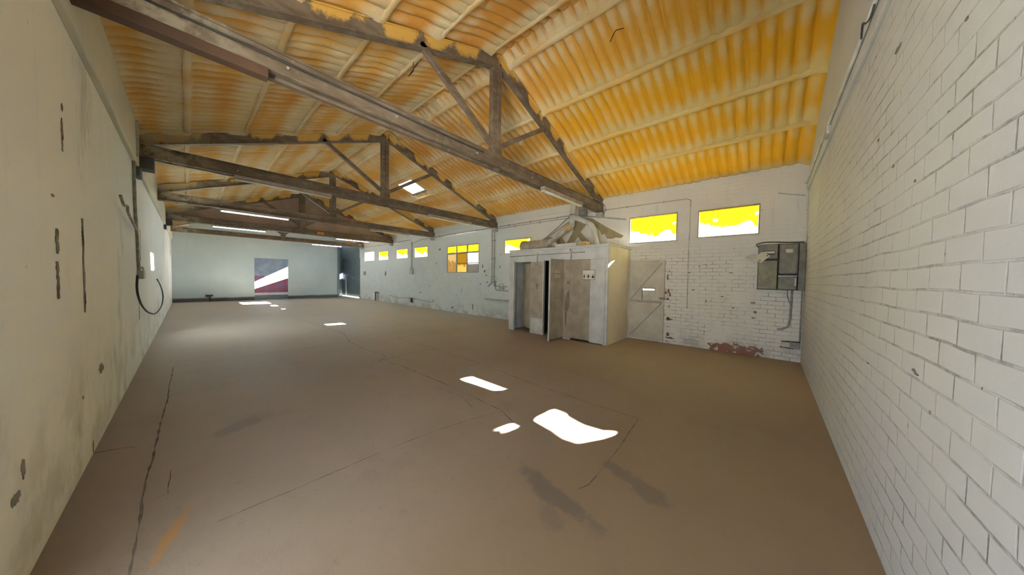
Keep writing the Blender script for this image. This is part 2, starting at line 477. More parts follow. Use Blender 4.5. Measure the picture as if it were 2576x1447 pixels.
crack([(2.3,3.5),(2.34,2.9),(2.2,2.5)], .006, 10)

# walls
W1 = (.17, 1.26, 2.56, 3.19); W2 = (1.69, 2.83, 2.53, 3.22); W3 = (6.18, 7.41, 2.47, 2.98)
W4 = (8.85, 11.02, 1.76, 2.96)
W5 = (12.63, 13.88, 2.55, 3.08); W6 = (14.58, 15.83, 2.55, 3.08); W7 = (16.86, 18.14, 2.53, 3.08); W8 = (18.77, 20.28, 2.53, 3.13)
D1 = (1.92, 2.80, 0.0, 2.07)
SLOT = (2.15, 2.43, 1.303, 1.337)      # open slot above the hatch plate of the steel door
mb = MB()
wall_cells(mb, YN-.2, 21.15, -.05, 3.98, [W1, W2, W3, W4, W5, W6, W7, W8, (SLOT[0], SLOT[1], SLOT[2]-.02, SLOT[3]+.02)], XR, XR+.09, 'x')
we = mb.build('wall_east', M_['east'])
tag(we, 'long white painted brick wall with the high yellow windows', 'wall', kind='structure')
mb = MB()
wall_cells(mb, 21.15, YF+1.8, 2.77, 3.98, [], XR, XR+.2, 'x')
mb.box(XR-.02, XR+.22, 21.08, 21.2, 0, 2.8)
mb.build('lintel', M_['slate'], we)
mb = MB(); wall_cells(mb, YN-.2, YF+.2, -.05, 4.0, [(.20, 2.05, -.06, 3.0)], XL-.2, XL, 'x')  # opening added in the unseen stretch to let sky light in
ww = mb.build('wall_west', M_['west']); tag(ww, 'long cream plastered wall with dark chips on the left', 'wall', kind='structure')
def gable_poly(x0, x1, z1):
    return [(x0, -.05), (x1, -.05), (x1, z1 + SL*(XR-x1)), (XM, z1+SL*(XR-XM)), (x0, z1+SL*(x0-XL))]
mb = MB(); wall_cells(mb, XL-.2, XR+.2, -.05, 3.9, [], YN-.2, YN, 'y')
mb.py([(XL-.2, 3.9), (XR+.2, 3.9), (XM, 3.9+SL*(XR+.2-XM))], YN-.2, YN)
ws = mb.build('wall_south', M_['gable']); tag(ws, 'white painted block gable wall filling the right of the view', 'wall', kind='structure')
# far wall: doorway opening and a passage at its right end
mb = MB(); wall_cells(mb, XL-.2, 7.08, -.05, 3.9, [(2.63, 4.25, -.06, 2.52)], YF, YF+.2, 'y')
mb.py([(XL-.2, 3.9), (XR+.2, 3.9), (XM, 3.9+SL*(XR+.2-XM))], YF, YF+.2)
wn = mb.build('wall_north', M_['north']); tag(wn, 'grey far end wall with the doorway', 'wall', kind='structure')
mb = MB().box(7.06, XR+.2, YF+1.7, YF+1.9, 0, 3.95).box(6.98, 7.08, YF+.2, YF+1.9, 0, 3.95)
mb.build('passage_wall', M_['slate'], wn)
mb = MB().box(7.06, 7.20, YF-.03, YF+.22, 0, 3.5)
mb.build('jamb', M_['slate'], wn)

# ring beams
mb = MB().box(XL-.01, XL+.05, YN, YF, 3.27, 4.0)
o = mb.build('trim_1', M_['beam'], bevel=.015); tag(o, 'cream ledge along the top of the left wall', 'ledge', kind='structure')
mb = MB().box(XR-.035, XR+.01, 4.2, 21.1, 3.66, 3.9)
o = mb.build('trim_2', M_['east'], bevel=.01); tag(o, 'white ledge along the top of the window wall', 'ledge', kind='structure')
mb = MB().box(XL, XR, YN-.01, YN+.03, 3.33, 3.52)
o = mb.build('trim_3', M_['gable'], bevel=.012); tag(o, 'white band across the block gable wall', 'ledge', kind='structure')

# ------------------------------------------------------------------ roof lining (ceiling)
PL = [0.02, .80, 1.60, 2.42, 3.44]          # purlins on the left slope
PR = [3.90, 4.93, 5.96, 6.89]               # purlins on the right slope
SKY = (5.15, 5.74, 9.35, 10.25)
def roof_side(right):
    pitch = .172
    NY = int((YF-YN)/pitch*9); NX = 74
    xa, xb = (XM, XR+.12) if right else (XM, XL-.12)
    verts = []; foam = []
    pur = PR if right else PL
    for j in range(NY+1):
        y = YN-.02 + (YF-YN+.04)*j/NY
        k = math.floor(y/pitch); ph = y/pitch - k - .5
        tube = max(0.0, 1-(ph/.5)**2)**.55
        amp = .068 + .018*mnoise.noise((k*3.1, 0, 0))
        dt = min(abs(y-t) for t in TR + [YN])
        for i in range(NX+1):
            t = i/NX; x = xa + (xb-xa)*t
            z = EZ + SL*(XR-x if right else x-XL)
            # distance to the purlins: wide fillet on the side facing -x
            fil = 0.0; near = 9
            for p in pur:
                d = x-p
                lo = .38 if not right else .24
                if d < 0: q = max(0, 1+d/lo) ** 1.6
                else: q = max(0, 1-d/.10) ** 2
                fil = max(fil, q); near = min(near, abs(d))
            wallfil = max(0, 1-abs((XR-.04)-x)/.20)**2 if right else max(0, 1-abs(x-(XL+.04))/.18)**2
            tf = max(0, 1-dt/.16)**1.6
            n1 = mnoise.noise((x*2.3, y*2.3, 1.7)); n2 = mnoise.noise((x*7, y*7, 4.2))
            rib = tube*(amp*(1-.75*max(fil, wallfil, tf*.8)))
            # ribs swell just before they reach a purlin
            sw = math.exp(-((near-.22)/.10)**2)*.016*(tube-.3)
            dz = rib + sw + .085*fil + .06*wallfil + .085*tf + .012*n1 + .005*n2
            verts.append((x, y, z-dz))
            foam.append(max(0, min(1, .95*max(fil, wallfil*.5) + .35*math.exp(-((near-.2)/.14)**2)*tube + (.50 if (right or y > 3.6) else .22)*(tube-.35) + .05)))
    faces = []
    for j in range(NY):
        y = YN + (YF-YN)*(j+.5)/NY
        for i in range(NX):
            x = xa + (xb-xa)*(i+.5)/NX
            if right and SKY[0]-.03 < x < SKY[1]+.03 and SKY[2]-.02 < y < SKY[3]+.02: continue
            a = j*(NX+1)+i
            faces.append((a, a+1, a+NX+2, a+NX+1) if not right else (a, a+NX+1, a+NX+2, a+1))
    return verts, faces, foam
ceil = bpy.data.objects.new('ceiling', None); COL.objects.link(ceil); ceil['_o'] = [0, 0, 0]
tag(ceil, 'corrugated pitched roof lined with amber sprayed foam', 'ceiling', kind='structure')
for right in (True, False):
    v, f, fo = roof_side(right)
    me = bpy.data.meshes.new('foam_lining'); me.from_pydata(v, [], f); me.materials.append(M_['foam'])
    at = me.attributes.new('foam', 'FLOAT', 'POINT'); at.data.foreach_set('value', fo)
    me.polygons.foreach_set('use_smooth', [True]*len(f)); me.update()
    o = bpy.data.objects.new('foam_lining', me); COL.objects.link(o); o.parent = ceil
# outer sheets above the foam
mb = MB()
def sheet(x0, x1, y0, y1):
    z = lambda x: roofz(x)
    mb.py([(x0, z(x0)+.03), (x1, z(x1)+.03), (x1, z(x1)+.07), (x0, z(x0)+.07)], y0, y1)
y0, y1 = YN-.25, YF+2.1
sheet(XL-.3, XM, y0, y1)
sheet(XM, SKY[0], y0, y1); sheet(SKY[1], XR+.3, y0, y1)
sheet(SKY[0], SKY[1], y0, SKY[2]); sheet(SKY[0], SKY[1], SKY[3], y1)
mb.build('roof_sheet', M_['dkconduit'], ceil)
# skylight
sk = thing('window_9', ((SKY[0]+SKY[1])/2, (SKY[2]+SKY[3])/2, roofz((SKY[0]+SKY[1])/2)), 'small bright skylight in the right roof slope', 'skylight', kind='structure')
mb = MB()
for (x0, x1, y0, y1) in ((SKY[0]-.03, SKY[0]+.02, SKY[2]-.03, SKY[3]+.03), (SKY[1]-.02, SKY[1]+.03, SKY[2]-.03, SKY[3]+.03),
                         (SKY[0], SKY[1], SKY[2]-.03, SKY[2]+.02), (SKY[0], SKY[1], SKY[3]-.02, SKY[3]+.03)):
    mb.py([(x0, roofz(x0)-.05), (x1, roofz(x1)-.05), (x1, roofz(x1)+.09), (x0, roofz(x0)+.09)], y0, y1)
mb.build('frame', M_['white'], sk)
mb = MB().py([(SKY[0], roofz(SKY[0])+.04), (SKY[1], roofz(SKY[1])+.04), (SKY[1], roofz(SKY[1])+.045), (SKY[0], roofz(SKY[0])+.045)], SKY[2], SKY[3])
mb.build('pane', M_['glass'], sk)

# purlins, foam-coated
ordl = ['first', 'second', 'third', 'fourth']
def purlin(xc, right, label):
    NY = 170; prof = [(-.050, 0), (-.042, -.10), (-.026, -.125), (.026, -.125), (.042, -.10), (.050, 0)]
    base = roofz(xc); s = -SL if right else SL
    mb = MB(); vs = []; fo = []
    for j in range(NY+1):
        y = YN-.01 + (YF-YN)*j/NY
        for q, (a, b) in enumerate(prof):
            n = mnoise.noise((xc*5+q*.7, y*2.6, 3.3)); n2 = mnoise.noise((xc*9+q, y*8.0, 1.3))
            vs.append((xc + a*(1+.25*n), y, base + s*a + b*(1+.10*n+.06*n2) + .01))
    P = len(prof); fs = []
    for j in range(NY):
        for q in range(P-1):
            fs.append((j*P+q, j*P+q+1, (j+1)*P+q+1, (j+1)*P+q))
        fs.append((j*P+P-1, j*P, (j+1)*P, (j+1)*P+P-1))
    fs.append(tuple(range(P))); fs.append(tuple(NY*P+q for q in range(P-1, -1, -1)))
    mb.add(vs, fs)
    o = mb.build('purlin', M_['foam'], smooth=True)
    at = o.data.attributes.new('foam', 'FLOAT', 'POINT')
    at.data.foreach_set('value', [.72 + .25*mnoise.noise((v[0]*3, v[1]*1.5, 0)) for v in vs])
    tag(o, label, 'roof beam', 'foam-coated roof purlins')
for i, x in enumerate(PL[:4]): purlin(x, False, 'foam-coated purlin on the left roof slope, %s up from the left wall' % ordl[i])
purlin(PL[4], False, 'foam-coated ridge purlin just left of the roof peak')
purlin(PR[0], True, 'foam-coated ridge purlin just right of the roof peak')
for i, x in enumerate(reversed(PR[1:])): purlin(x, True, 'foam-coated purlin on the right roof slope, %s up from the window wall' % ordl[i])

# ------------------------------------------------------------------ trusses
def make_truss(y, label):
    t = thing('roof_truss', (XM, y, 3.45), label, 'roof truss', 'roof trusses')
    for s in (-1, 1):
        mb = MB()
        yy = y + s*.052
        mb.box(XL-.02, XR+.02, yy-.012, yy+.012, 3.46, 3.68)
        mb.box(XL-.02, XR+.02, min(yy, yy+s*.055), max(yy, yy+s*.055), 3.46, 3.475)
        mb.box(XL-.02, XR+.02, min(yy, yy+s*.040), max(yy, yy+s*.040), 3.665, 3.68)
        mb.build('bottom_chord', M_['truss'], t, bevel=.003)
    for s, xe in ((-1, XL-.02), (1, XR+.02)):
        zb = 3.725
        p0 = Vector((xe, y, zb)); p1 = Vector((XM, y, zb + SL*abs(XM-xe)))
        mb = MB().bar(p0, p1, .07, .20)
        mb.bar(p0+Vector((0, 0, -.098)), p1+Vector((0, 0, -.098)), .12, .014)
        mb.bar(p0+Vector((0, 0, .09)), p1+Vector((0, 0, .09)), .12, .014)
        o = mb.build('top_chord', M_['rafter'], t, bevel=.003)
    mb = MB().box(XM-.19, XM-.09, y-.05, y+.05, 3.66, 5.20)
    mb.box(XM-.09, XM+.0, y-.065, y+.035, 3.44, 5.20)
    mb.box(XM-.20, XM+.02, y-.075, y-.062, 3.47, 3.80)
    mb.build('king_post', M_['truss'], t, bevel=.004)
    for s in (-1, 1):
        mb = MB().bar((XM-.09+s*.10, y, 3.86), (XM-.09+s*1.45, y, 4.72), .07, .085)
        mb.build('strut', M_['truss'], t, bevel=.003)
    for x in (XM-.55, XM+.9, XM+2.3, XM-1.9, XM-3.0):
        MB().tube([(x, y-.064, 3.56), (x, y-.085, 3.56)], .013, 6).build('bolt', M_['dkconduit'], t)
    return t
t1 = make_truss(TR[0], 'nearest brown truss, crossing the upper middle of the view')
tl = ['second brown truss from the camera, in front of the skylight',
      'third brown truss from the camera, with the brightest tube beneath',
      'fourth brown truss from the camera, backed by brown boards',
      'farthest brown truss, close to the grey end wall']
for y, lb in zip(TR[1:], tl):
    c = copy_tree(t1); c.location.y = y; c['label'] = lb
# extra pieces on the nearest truss
mb = MB().box(XL, .52, TR[0]-.12, TR[0]-.02, 3.37, 3.46)
mb.build('packing_board', simple('brown_board', (.10, .058, .036), (.08, .048, .032), 3), t1, bevel=.004)
mb = MB().box(XM+.55, XM+.64, TR[0]-.02, TR[0]+.0, 4.10, 4.28)
o = mb.build('tag_plate', M_['dkconduit'], t1)

# brown boarding filling the fourth truss
mb = MB().py([(XL+.06, 3.70), (XR-.05, 3.70), (XM, 3.70+SL*(XR-.05-XM)-.02)], TR[3]+.10, TR[3]+.13)
o = mb.build('brown_boarding', M_['rustplate']); tag(o, 'brown boarding filling the gable behind the fourth truss', 'panel')
# dark bearing blocks under the truss ends on the left wall
for i, y in enumerate(TR):
    if i not in (1, 3): continue
    r = MB().box(XL, XL+.20, y-.13, y+.13, 3.26, 3.455)
    r.box(XL, XL+.06, y-.17, y+.17, 3.12, 3.27)
    o = r.build('bearing_block', M_['dark'], bevel=.01)
    tag(o, 'dark bearing block on the left wall under the %s truss' % ['nearest', 'second', 'third', 'fourth', 'farthest'][i], 'bracket', 'truss bearings on the left wall')
for i, y in enumerate(TR):
    r = MB().box(XR-.16, XR+.02, y-.09, y+.09, 3.32, 3.46)
    o = r.build('bearing_pad', M_['conduit'], bevel=.01)
    tag(o, 'pale bearing pad on the window wall under the %s truss' % ['nearest', 'second', 'third', 'fourth', 'farthest'][i], 'bracket', 'truss bearings on the window wall')

# ------------------------------------------------------------------ fluorescent lights
def lamp(x0, x1, y, label, lit):
    t = thing('fluorescent_light', ((x0+x1)/2, y, 3.46), label, 'ceiling light', 'fluorescent battens under the trusses')
    mb = MB().py([(x0, 3.46), (x1, 3.46), (x1-.01, 3.388), (x0+.01, 3.388)], y-.055, y+.055)
    mb.build('housing', M_['taupe'], t, bevel=.006)
    for s in (-1, 1):
        mb = MB().tube([(x0+.05, y+s*.028, 3.378), (x1-.05, y+s*.028, 3.378)], .012, 10)
        mb.build('tube', M_['tube' if lit else 'dull_tube'], t, smooth=True)
    for x in (x0+.02, x1-.05):
        MB().box(x, x+.03, y-.05, y+.05, 3.36, 3.41).build('end_cap', M_['white'], t, bevel=.004)
    return t
L0 = lamp(.62, 2.28, TR[1]-.09, 'fluorescent batten on the left half of the second truss', False)
L1 = lamp(.62, 2.28, TR[2]-.09, 'brightest fluorescent batten, left half of the third truss', True)
def lcopy(x, y, label, lit=True):
    c = copy_tree(L1 if lit else L0); c.location = (x, y, 3.46); c['label'] = label; return c
lcopy(1.45, TR[3]-.09, 'fluorescent batten on the left half of the fourth truss', True)
lcopy(5.72, TR[0]-.09, 'fluorescent batten above the toilet cubicle, on the nearest truss', False)
lcopy(5.72, TR[1]-.09, 'fluorescent batten on the right half of the second truss', False)
lcopy(5.72, TR[2]-.09, 'fluorescent batten on the right half of the third truss', False)
lcopy(5.72, TR[3]-.09, 'fluorescent batten on the right half of the fourth truss', True)
lcopy(5.72, TR[4]-.09, 'fluorescent batten on the right half of the farthest truss', True)

# ------------------------------------------------------------------ windows
def window(n, w, label, film=None, fmat='film', mull=(), extra=None):
    y0, y1, z0, z1 = w
    t = thing('window_%d' % n, (XR, (y0+y1)/2, z0), label, 'window', kind='structure')
    mb = MB(); f = .028 if n == 4 else .018
    for (a, b, c, d) in ((y0, y1, z0, z0+f), (y0, y1, z1-f, z1), (y0, y0+f, z0+f, z1-f), (y1-f, y1, z0+f, z1-f)):
        mb.box(XR-.012, XR+.05, a, b, c, d)
    for (a, b, c, d) in mull: mb.box(XR-.008, XR+.045, a, b, c, d)
    mb.build('frame', M_['ochre'] if n != 4 else M_['dkconduit'], t, bevel=.004)
    MB().box(XR+.03, XR+.034, y0+.01, y1-.01, z0+.01, z1-.01).build('pane', M_['glass'], t)
    if film:
        for poly, fm in film:
            MB().px(poly, XR+.020, XR+.023).build('film', M_[fm], t)
    return t
Rr = lambda a, b, c, d: [(a, c), (b, c), (b, d), (a, d)]
def rect(w, dz=0.0): return [(w[0]+.02, w[2]+.02+dz), (w[1]-.02, w[2]+.02+dz), (w[1]-.02, w[3]-.02), (w[0]+.02, w[3]-.02)]
window(1, W1, 'yellow window nearest the block gable wall, above the meter cabinet',
       [(Rr(.2, .8, 2.58, 2.60) and [(.2, 2.58), (.82, 2.58), (.72, 2.62), (.5, 2.645), (.3, 2.63)], 'film'), ([(W1[0]+.02, 2.61), (.22, 2.68), (.31, 2.79), (.45, 2.80), (.62, 2.775), (.78, 2.765), (.88, 2.755), (.915, 2.72), (.93, 2.64), (.95, 2.58), (W1[1]-.02, 2.58), (W1[1]-.02, 2.90), (W1[0]+.02, 2.90)], 'film'), (Rr(W1[0]+.02, .885, 2.90, W1[3]-.01), 'film'), (Rr(.975, W1[1]-.02, 2.90, W1[3]-.01), 'film'), ([(.88, 2.975), (.93, 2.955), (.98, 2.99), (.98, W1[3]-.01), (.88, W1[3]-.01)], 'film')])
window(2, W2, 'yellow window between the toilet cubicle and the corner window',
       [([(W2[0]+.02, 2.55), (1.78, 2.56), (1.85, 2.615), (2.1, 2.62), (2.4, 2.635), (2.56, 2.625), (2.60, 2.56), (2.70, 2.56), (2.72, 2.66), (2.78, 2.68), (2.80, 2.56), (W2[1]-.02, 2.56), (W2[1]-.02, W2[3]-.02), (W2[0]+.02, W2[3]-.02)], 'film')])
window(3, W3, 'yellow window above the toilet cubicle, part hidden by the foil duct',
       [([(W3[0]+.02, W3[2]+.02), (7.05, W3[2]+.02), (7.15, W3[2]+.025), (W3[1]-.02, W3[2]+.0), (W3[1]-.02, W3[3]-.02), (W3[0]+.02, W3[3]-.02)], 'film')])
m4 = [(9.55, 9.63, 1.78, 2.94), (10.28, 10.35, 1.78, 2.94), (8.87, 11.0, 2.585, 2.655), (8.87, 10.28, 2.15, 2.185)]
Rr = lambda a, b, c, d: [(a, c), (b, c), (b, d), (a, d)]
window(4, W4, 'large six-light window with patched amber and clear panes',
       [(Rr(10.33, 11.01, 2.64, 2.95), 'film'), (Rr(9.61, 10.30, 2.64, 2.95), 'film'), (Rr(8.86, 9.57, 2.64, 2.95), 'film'),
        (Rr(10.33, 11.01, 1.77, 2.60), 'film3'), (Rr(9.61, 10.30, 1.78, 2.60), 'film2'), (Rr(8.86, 9.2, 2.05, 2.60), 'filmw'), (Rr(9.2, 9.56, 2.05, 2.36), 'filmw')], mull=m4)
window(5, W5, 'small yellow window first beyond the six-light window', [(rect(W5), 'film')])
window(6, W6, 'small yellow window second beyond the six-light window',
       [([(W6[0]+.02, 2.58), (15.2, 2.58), (15.25, 2.62), (15.5, 2.62), (15.55, 2.58), (W6[1]-.02, 2.58), (W6[1]-.02, W6[3]-.02), (W6[0]+.02, W6[3]-.02)], 'film')])
window(7, W7, 'small yellow window third beyond the six-light window',
       [([(W7[0]+.02, 2.56), (17.0, 2.56), (17.05, 2.66), (17.75, 2.64), (17.8, 2.56), (W7[1]-.02, 2.56), (W7[1]-.02, W7[3]-.02), (W7[0]+.02, W7[3]-.02)], 'film')])
window(8, W8, 'small clear window nearest the far corner', [])
# grey blanked lower-right light of window 4
MB().box(XR+.005, XR+.018, 8.86, 9.56, 1.77, 2.13).build('grey_infill_board', M_['conduit'], bpy.data.objects['window_4'])

# ------------------------------------------------------------------ steel door on the window wall
d = thing('door_1', (XR, 2.36, 0), 'grey steel door with diagonal braces beside the toilet cubicle', 'door', kind='structure')
y0, y1, z0, z1 = D1
mb = MB()
for (a, b, c, e) in ((y0, y0+.04, 0, z1), (y1-.03, y1, 0, z1), (y0+.04, y1-.03, z1-.04, z1)): mb.box(XR-.05, XR, a, b, c, e)
mb.build('door_frame', M_['steelpaint'], d, bevel=.004)
hY0, hY1, hZ0, hZ1 = 2.14, 2.44, 1.06, 1.37
mb = MB(); wall_cells(mb, y0+.04, y1-.03, .03, z1-.04, [SLOT], XR-.028, XR-.004, 'x')
mb.build('door_leaf', M_['steelpaint'], d)
mb = MB()
mb.box(XR-.042, XR-.026, y0+.05, y1-.04, .98, 1.02)
mb.box(XR-.042, XR-.026, y0+.05, y1-.04, 1.035, 1.045)
mb.bar((XR-.033, y0+.07, z1-.08), (XR-.033, y1-.06, 1.05), .014, .03, (1, 0, 0))
mb.bar((XR-.033, y0+.07, .97), (XR-.033, y1-.06, .08), .014, .03, (1, 0, 0))
mb.build('brace', M_['brace'], d, bevel=.002)
MB().box(XR-.040, XR-.027, hY0+.005, hY1-.01, 1.05, 1.30).build('hatch_plate', M_['white'], d, bevel=.003)
mb = MB().box(XR-.043, XR-.027, hY1-.01, hY1+.01, 1.03, 1.34).box(XR-.043, XR-.027, hY0-.02, hY1+.01, 1.345, 1.36)
mb.build('hatch_frame', M_['greyscar'], d)
MB().box(XR-.09, XR-.04, y0-.03, y0+.10, 1.08, 1.13).build('bolt_latch', M_['greyscar'], d, bevel=.004)
MB().box(XR-.045, XR-.027, y0+.07, y0+.15, .58, .72).build('lock_plate', M_['steelpaint'], d, bevel=.003)

# far steel door at the window wall's end
d = thing('door_2', (XR, 22.3, 0), 'dark slate steel door leaf in the far corner', 'door', kind='structure')
mb = MB().box(XR+.02, XR+.07, 21.2, YF+1.65, .05, 2.78).box(XR+.02, XR+.07, YF+1.65, YF+1.72, 0, 1.35).box(XR+.02, XR+.07, YF+1.65, YF+1.72, 1.75, 2.78)
for k in range(9): mb.box(XR+.01, XR+.021, 21.25, YF+1.6, .25+k*.28, .262+k*.28)
mb.build('door_leaf', M_['slate'], d)
MB().box(XR-.03, XR+.03, 23.7, 23.85, 0, 1.5).build('door_rail', M_['conduit'], d)
MB().box(XR-.02, XR+.02, 22.3, 22.42, 1.35, 1.40).build('handle', M_['metal'], d)

# doorway in the far wall; boards added to shape its sunlit stripe
d = thing('door_3', (3.44, YF+.1, 0), 'doorway in the far wall, boards added to shape a slanting sunlit stripe', 'door', kind='structure')
yb = YF+.12
MB().py([(2.60, 2.54), (4.27, 2.54), (4.27, 2.06), (3.12, 1.38), (3.10, 1.46), (2.60, 1.46)], yb, yb+.03).build('upper_board', M_['blueboard'], d)
MB().py([(2.60, 1.50), (3.14, 1.50), (3.14, 1.385), (2.60, 1.06)], yb+.03, yb+.05).build('dark_board', M_['redboard'], d)
MB().py([(2.60, .42), (4.27, .42), (4.27, 1.33), (2.60, .64)], yb, yb+.03).build('lower_board', M_['redboard'], d)
MB().box(2.60, 4.27, yb-.06, yb+.0, .28, .43).build('sill_rail', M_['lilac'], d, bevel=.01)
MB().box(2.60, 4.27, yb-.02, yb+.03, 0, .30).build('kick_board', M_['slate'], d)
mb = MB().box(-3, 9, YF+2.7, YF+14, -.25, -.03).box(-14, 16, -14, YN-.2, -.25, -.03).box(-14, XL-.2, YN-.2, 14, -.25, -.03)
mb.build('floor_outside', simple('pale_bounce_ground', (.6, .58, .52), rough=.9))  # unseen pale ground added to bounce sunlight inside
tag(bpy.data.objects['floor_outside'], 'unseen pale ground added outside the building to bounce sunlight', 'ground', kind='structure')

# ------------------------------------------------------------------ toilet cubicle
cx, ya, yb_, H = 6.5, 2.79, 5.88, 2.37
c = thing('toilet_cubicle', (7.2, 4.3, 0), 'white boarded toilet cubicle with beige doors against the window wall', 'cubicle')
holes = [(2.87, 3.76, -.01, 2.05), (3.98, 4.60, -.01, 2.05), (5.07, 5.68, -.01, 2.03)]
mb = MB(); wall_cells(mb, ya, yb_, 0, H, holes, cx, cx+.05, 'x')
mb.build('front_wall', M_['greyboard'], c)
MB().box(cx+.05, XR, ya, ya+.05, 0, H).build('side_wall', simple('cream_side', (.82, .74, .58), (.72, .65, .50), 1.5, .7), c)
MB().box(cx+.05, XR, yb_-.05, yb_, 0, H).build('side_wall', M_['greyboard'], c)
MB().box(cx+.05, XR, 4.95, 5.0, 0, H).box(cx+.05, XR, 3.86, 3.90, 0, H).build('partition', M_['dark'], c)  # interior coloured dark for the shade inside the cubicle
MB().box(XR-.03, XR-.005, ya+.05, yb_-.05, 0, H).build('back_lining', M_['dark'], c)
mb = MB().box(cx-.03, XR, ya-.03, yb_+.02, H, H+.025)
mb.build('roof_board', M_['white'], c, bevel=.004)
MB().box(cx-.035, cx-.005, ya-.01, yb_, H-.04, H+.0).build('edge_batten', M_['greyboard'], c, bevel=.004)
# beige panels
MB().box(cx-.012, cx, 3.765, 3.975, .02, 2.06).build('beige_panel', M_['beige'], c)
MB().box(cx-.012, cx, 4.615, 5.055, .05, 2.02).build('beige_panel', M_['beige'], c)
MB().box(cx-.016, cx-.010, 4.615, 5.05, .06, .44).build('kick_panel', M_['white'], c, bevel=.002)
MB().box(cx-.03, cx-.0, 4.595, 4.625, 0, 2.06).build('post', M_['white'], c)
MB().box(cx-.03, cx-.0, 5.675, 5.71, 0, 2.06).build('post', M_['greyboard'], c)
MB().box(cx-.025, cx-.0, 2.845, 2.875, 0, 2.08).build('post', M_['greyboard'], c)
# scar on the beige panel
mb = MB().px([(3.90, .35), (3.93, .9), (3.86, 1.22), (3.79, 1.28), (3.775, 1.0), (3.80, .85), (3.85, .7), (3.87, .3)], cx-.0145, cx-.011)
mb.px([(3.80, 1.42), (3.87, 1.42), (3.87, 1.50), (3.80, 1.50)], cx-.0145, cx-.011)
mb.build('stain', simple('brown_stain', (.23, .17, .13), (.28, .22, .17), 12), c)
MB().px([(4.80, 1.25), (4.86, 1.25), (4.86, 1.42), (4.80, 1.42)], cx-.0145, cx-.011).build('stain', M_['greyscar'], c)
# closed door with the pictogram sign
mb = MB(); mb.cur = 0; mb.box(cx-.01, cx+.03, 3.225, 3.755, .05, 2.045)
mb.cur = 1; mb.box(cx-.01, cx+.03, 2.875, 3.225, .02, 2.045)
dr = mb.build('door', [M_['beige'], M_['greyboard']], c); dr['label'] = 'closed cubicle door, beige with a white right third'
MB().box(cx-.016, cx-.0095, 3.105, 3.435, 1.545, 1.785).build('sign', M_['crack'], dr)
MB().box(cx-.018, cx-.0155, 3.115, 3.425, 1.555, 1.775).build('sign', simple('white_sign', (.78, .77, .70), (.72, .71, .64), 5, .4), dr)
def disc(mb, y, z, r, n=14, x0=cx-.0195, x1=cx-.0175):
    mb.px([(y+r*math.cos(2*math.pi*k/n), z+r*math.sin(2*math.pi*k/n)) for k in range(n)], x0, x1)
mb = MB(); xx = (cx-.0195, cx-.0175)
def P(pts): mb.px(pts, *xx)
for yc, kind in ((3.385, 'w'), (3.275, 'm'), (3.155, 'b')):
    disc(mb, yc, 1.673, .012)
    if kind == 'm':
        P([(yc-.024, 1.655), (yc+.024, 1.655), (yc+.024, 1.612), (yc+.016, 1.612), (yc+.014, 1.58), (yc-.014, 1.58), (yc-.016, 1.612), (yc-.024, 1.612)])
    elif kind == 'w':
        P([(yc-.012, 1.655), (yc+.012, 1.655), (yc+.024, 1.605), (yc+.010, 1.605), (yc+.008, 1.58), (yc-.008, 1.58), (yc-.010, 1.605), (yc-.024, 1.605)])
    else:
        P([(yc-.018, 1.652), (yc+.018, 1.652), (yc+.026, 1.63), (yc+.030, 1.585), (yc-.030, 1.585), (yc-.026, 1.63)])
for yc in (3.33, 3.213): P([(yc-.003, 1.58), (yc+.003, 1.58), (yc+.003, 1.685), (yc-.003, 1.685)])
mb.build('pictogram', M_['black'], dr)
for z in (.35, 1.1, 1.85): MB().box(cx-.018, cx-.008, 2.87, 2.89, z-.05, z+.05).build('hinge', M_['conduit'], dr)
MB().tube([(cx-.01, 3.70, 1.02), (cx-.05, 3.70, 1.02), (cx-.05, 3.62, 1.02)], .009).build('handle', M_['metal'], dr, smooth=True)
# open leaf, swung out into the hall
def leaf(name, hinge, ang, w, z0, z1, mat, th=.035):
    """plank door, hinge at (x,y), running along ang"""
    dx, dy = math.cos(ang), math.sin(ang); nx, ny = -dy, dx
    hx, hy = hinge
    q = lambda u, v: (hx+dx*u+nx*v, hy+dy*u+ny*v)
    mb = MB().pz([q(0, -th/2), q(w, -th/2), q(w, th/2), q(0, th/2)], z0, z1)
    return mb, q
ang = math.atan2(.05, -.5)
mb, q = leaf('door', (cx-.005, 3.985), ang, .56, .03, 2.05, None)
dl = mb.build('door', M_['beige'], c, bevel=.003); dl['label'] = 'cubicle door standing open into the hall'
e = MB().pz([q(.548, -.020), q(.562, -.020), q(.562, .020), q(.548, .020)], .0, 2.06); e.build('edge_strip', M_['white'], dl)
# outlined notice on it
def q3(u, v, z): a = q(u, v); return (a[0], a[1], z)
def lplate(mb, u0, u1, z0, z1, v=.0178, t=.002):
    for a, b in ((v, v+t),): pass
    vs = [q3(u, w_, z) for w_ in (v, v+t) for (u, z) in ((u0, z0), (u1, z0), (u1, z1), (u0, z1))]
    mb.add(vs, [(0,1,2,3), (7,6,5,4), (0,4,5,1), (1,5,6,2), (2,6,7,3), (3,7,4,0)])
mb = MB(); lplate(mb, .13, .41, 1.56, 1.80); mb.build('notice', M_['greyscar'], dl)
mb = MB(); lplate(mb, .14, .40, 1.57, 1.79, .0195, .0015); mb.build('notice', simple('beige_notice', (.48, .42, .33), (.44, .38, .30)), dl)
mb = MB()
for u, w in ((.16, .03), (.20, .025), (.235, .03), (.275, .02), (.305, .035), (.35, .03)): lplate(mb, u, u+w, 1.675, 1.69, .0205, .0012)
mb.build('notice_text', M_['crack'], dl)
MB().tube([q3(.50, .018, 1.03), q3(.50, .055, 1.03), q3(.42, .055, 1.03)], .009).build('handle', M_['metal'], dl, smooth=True)
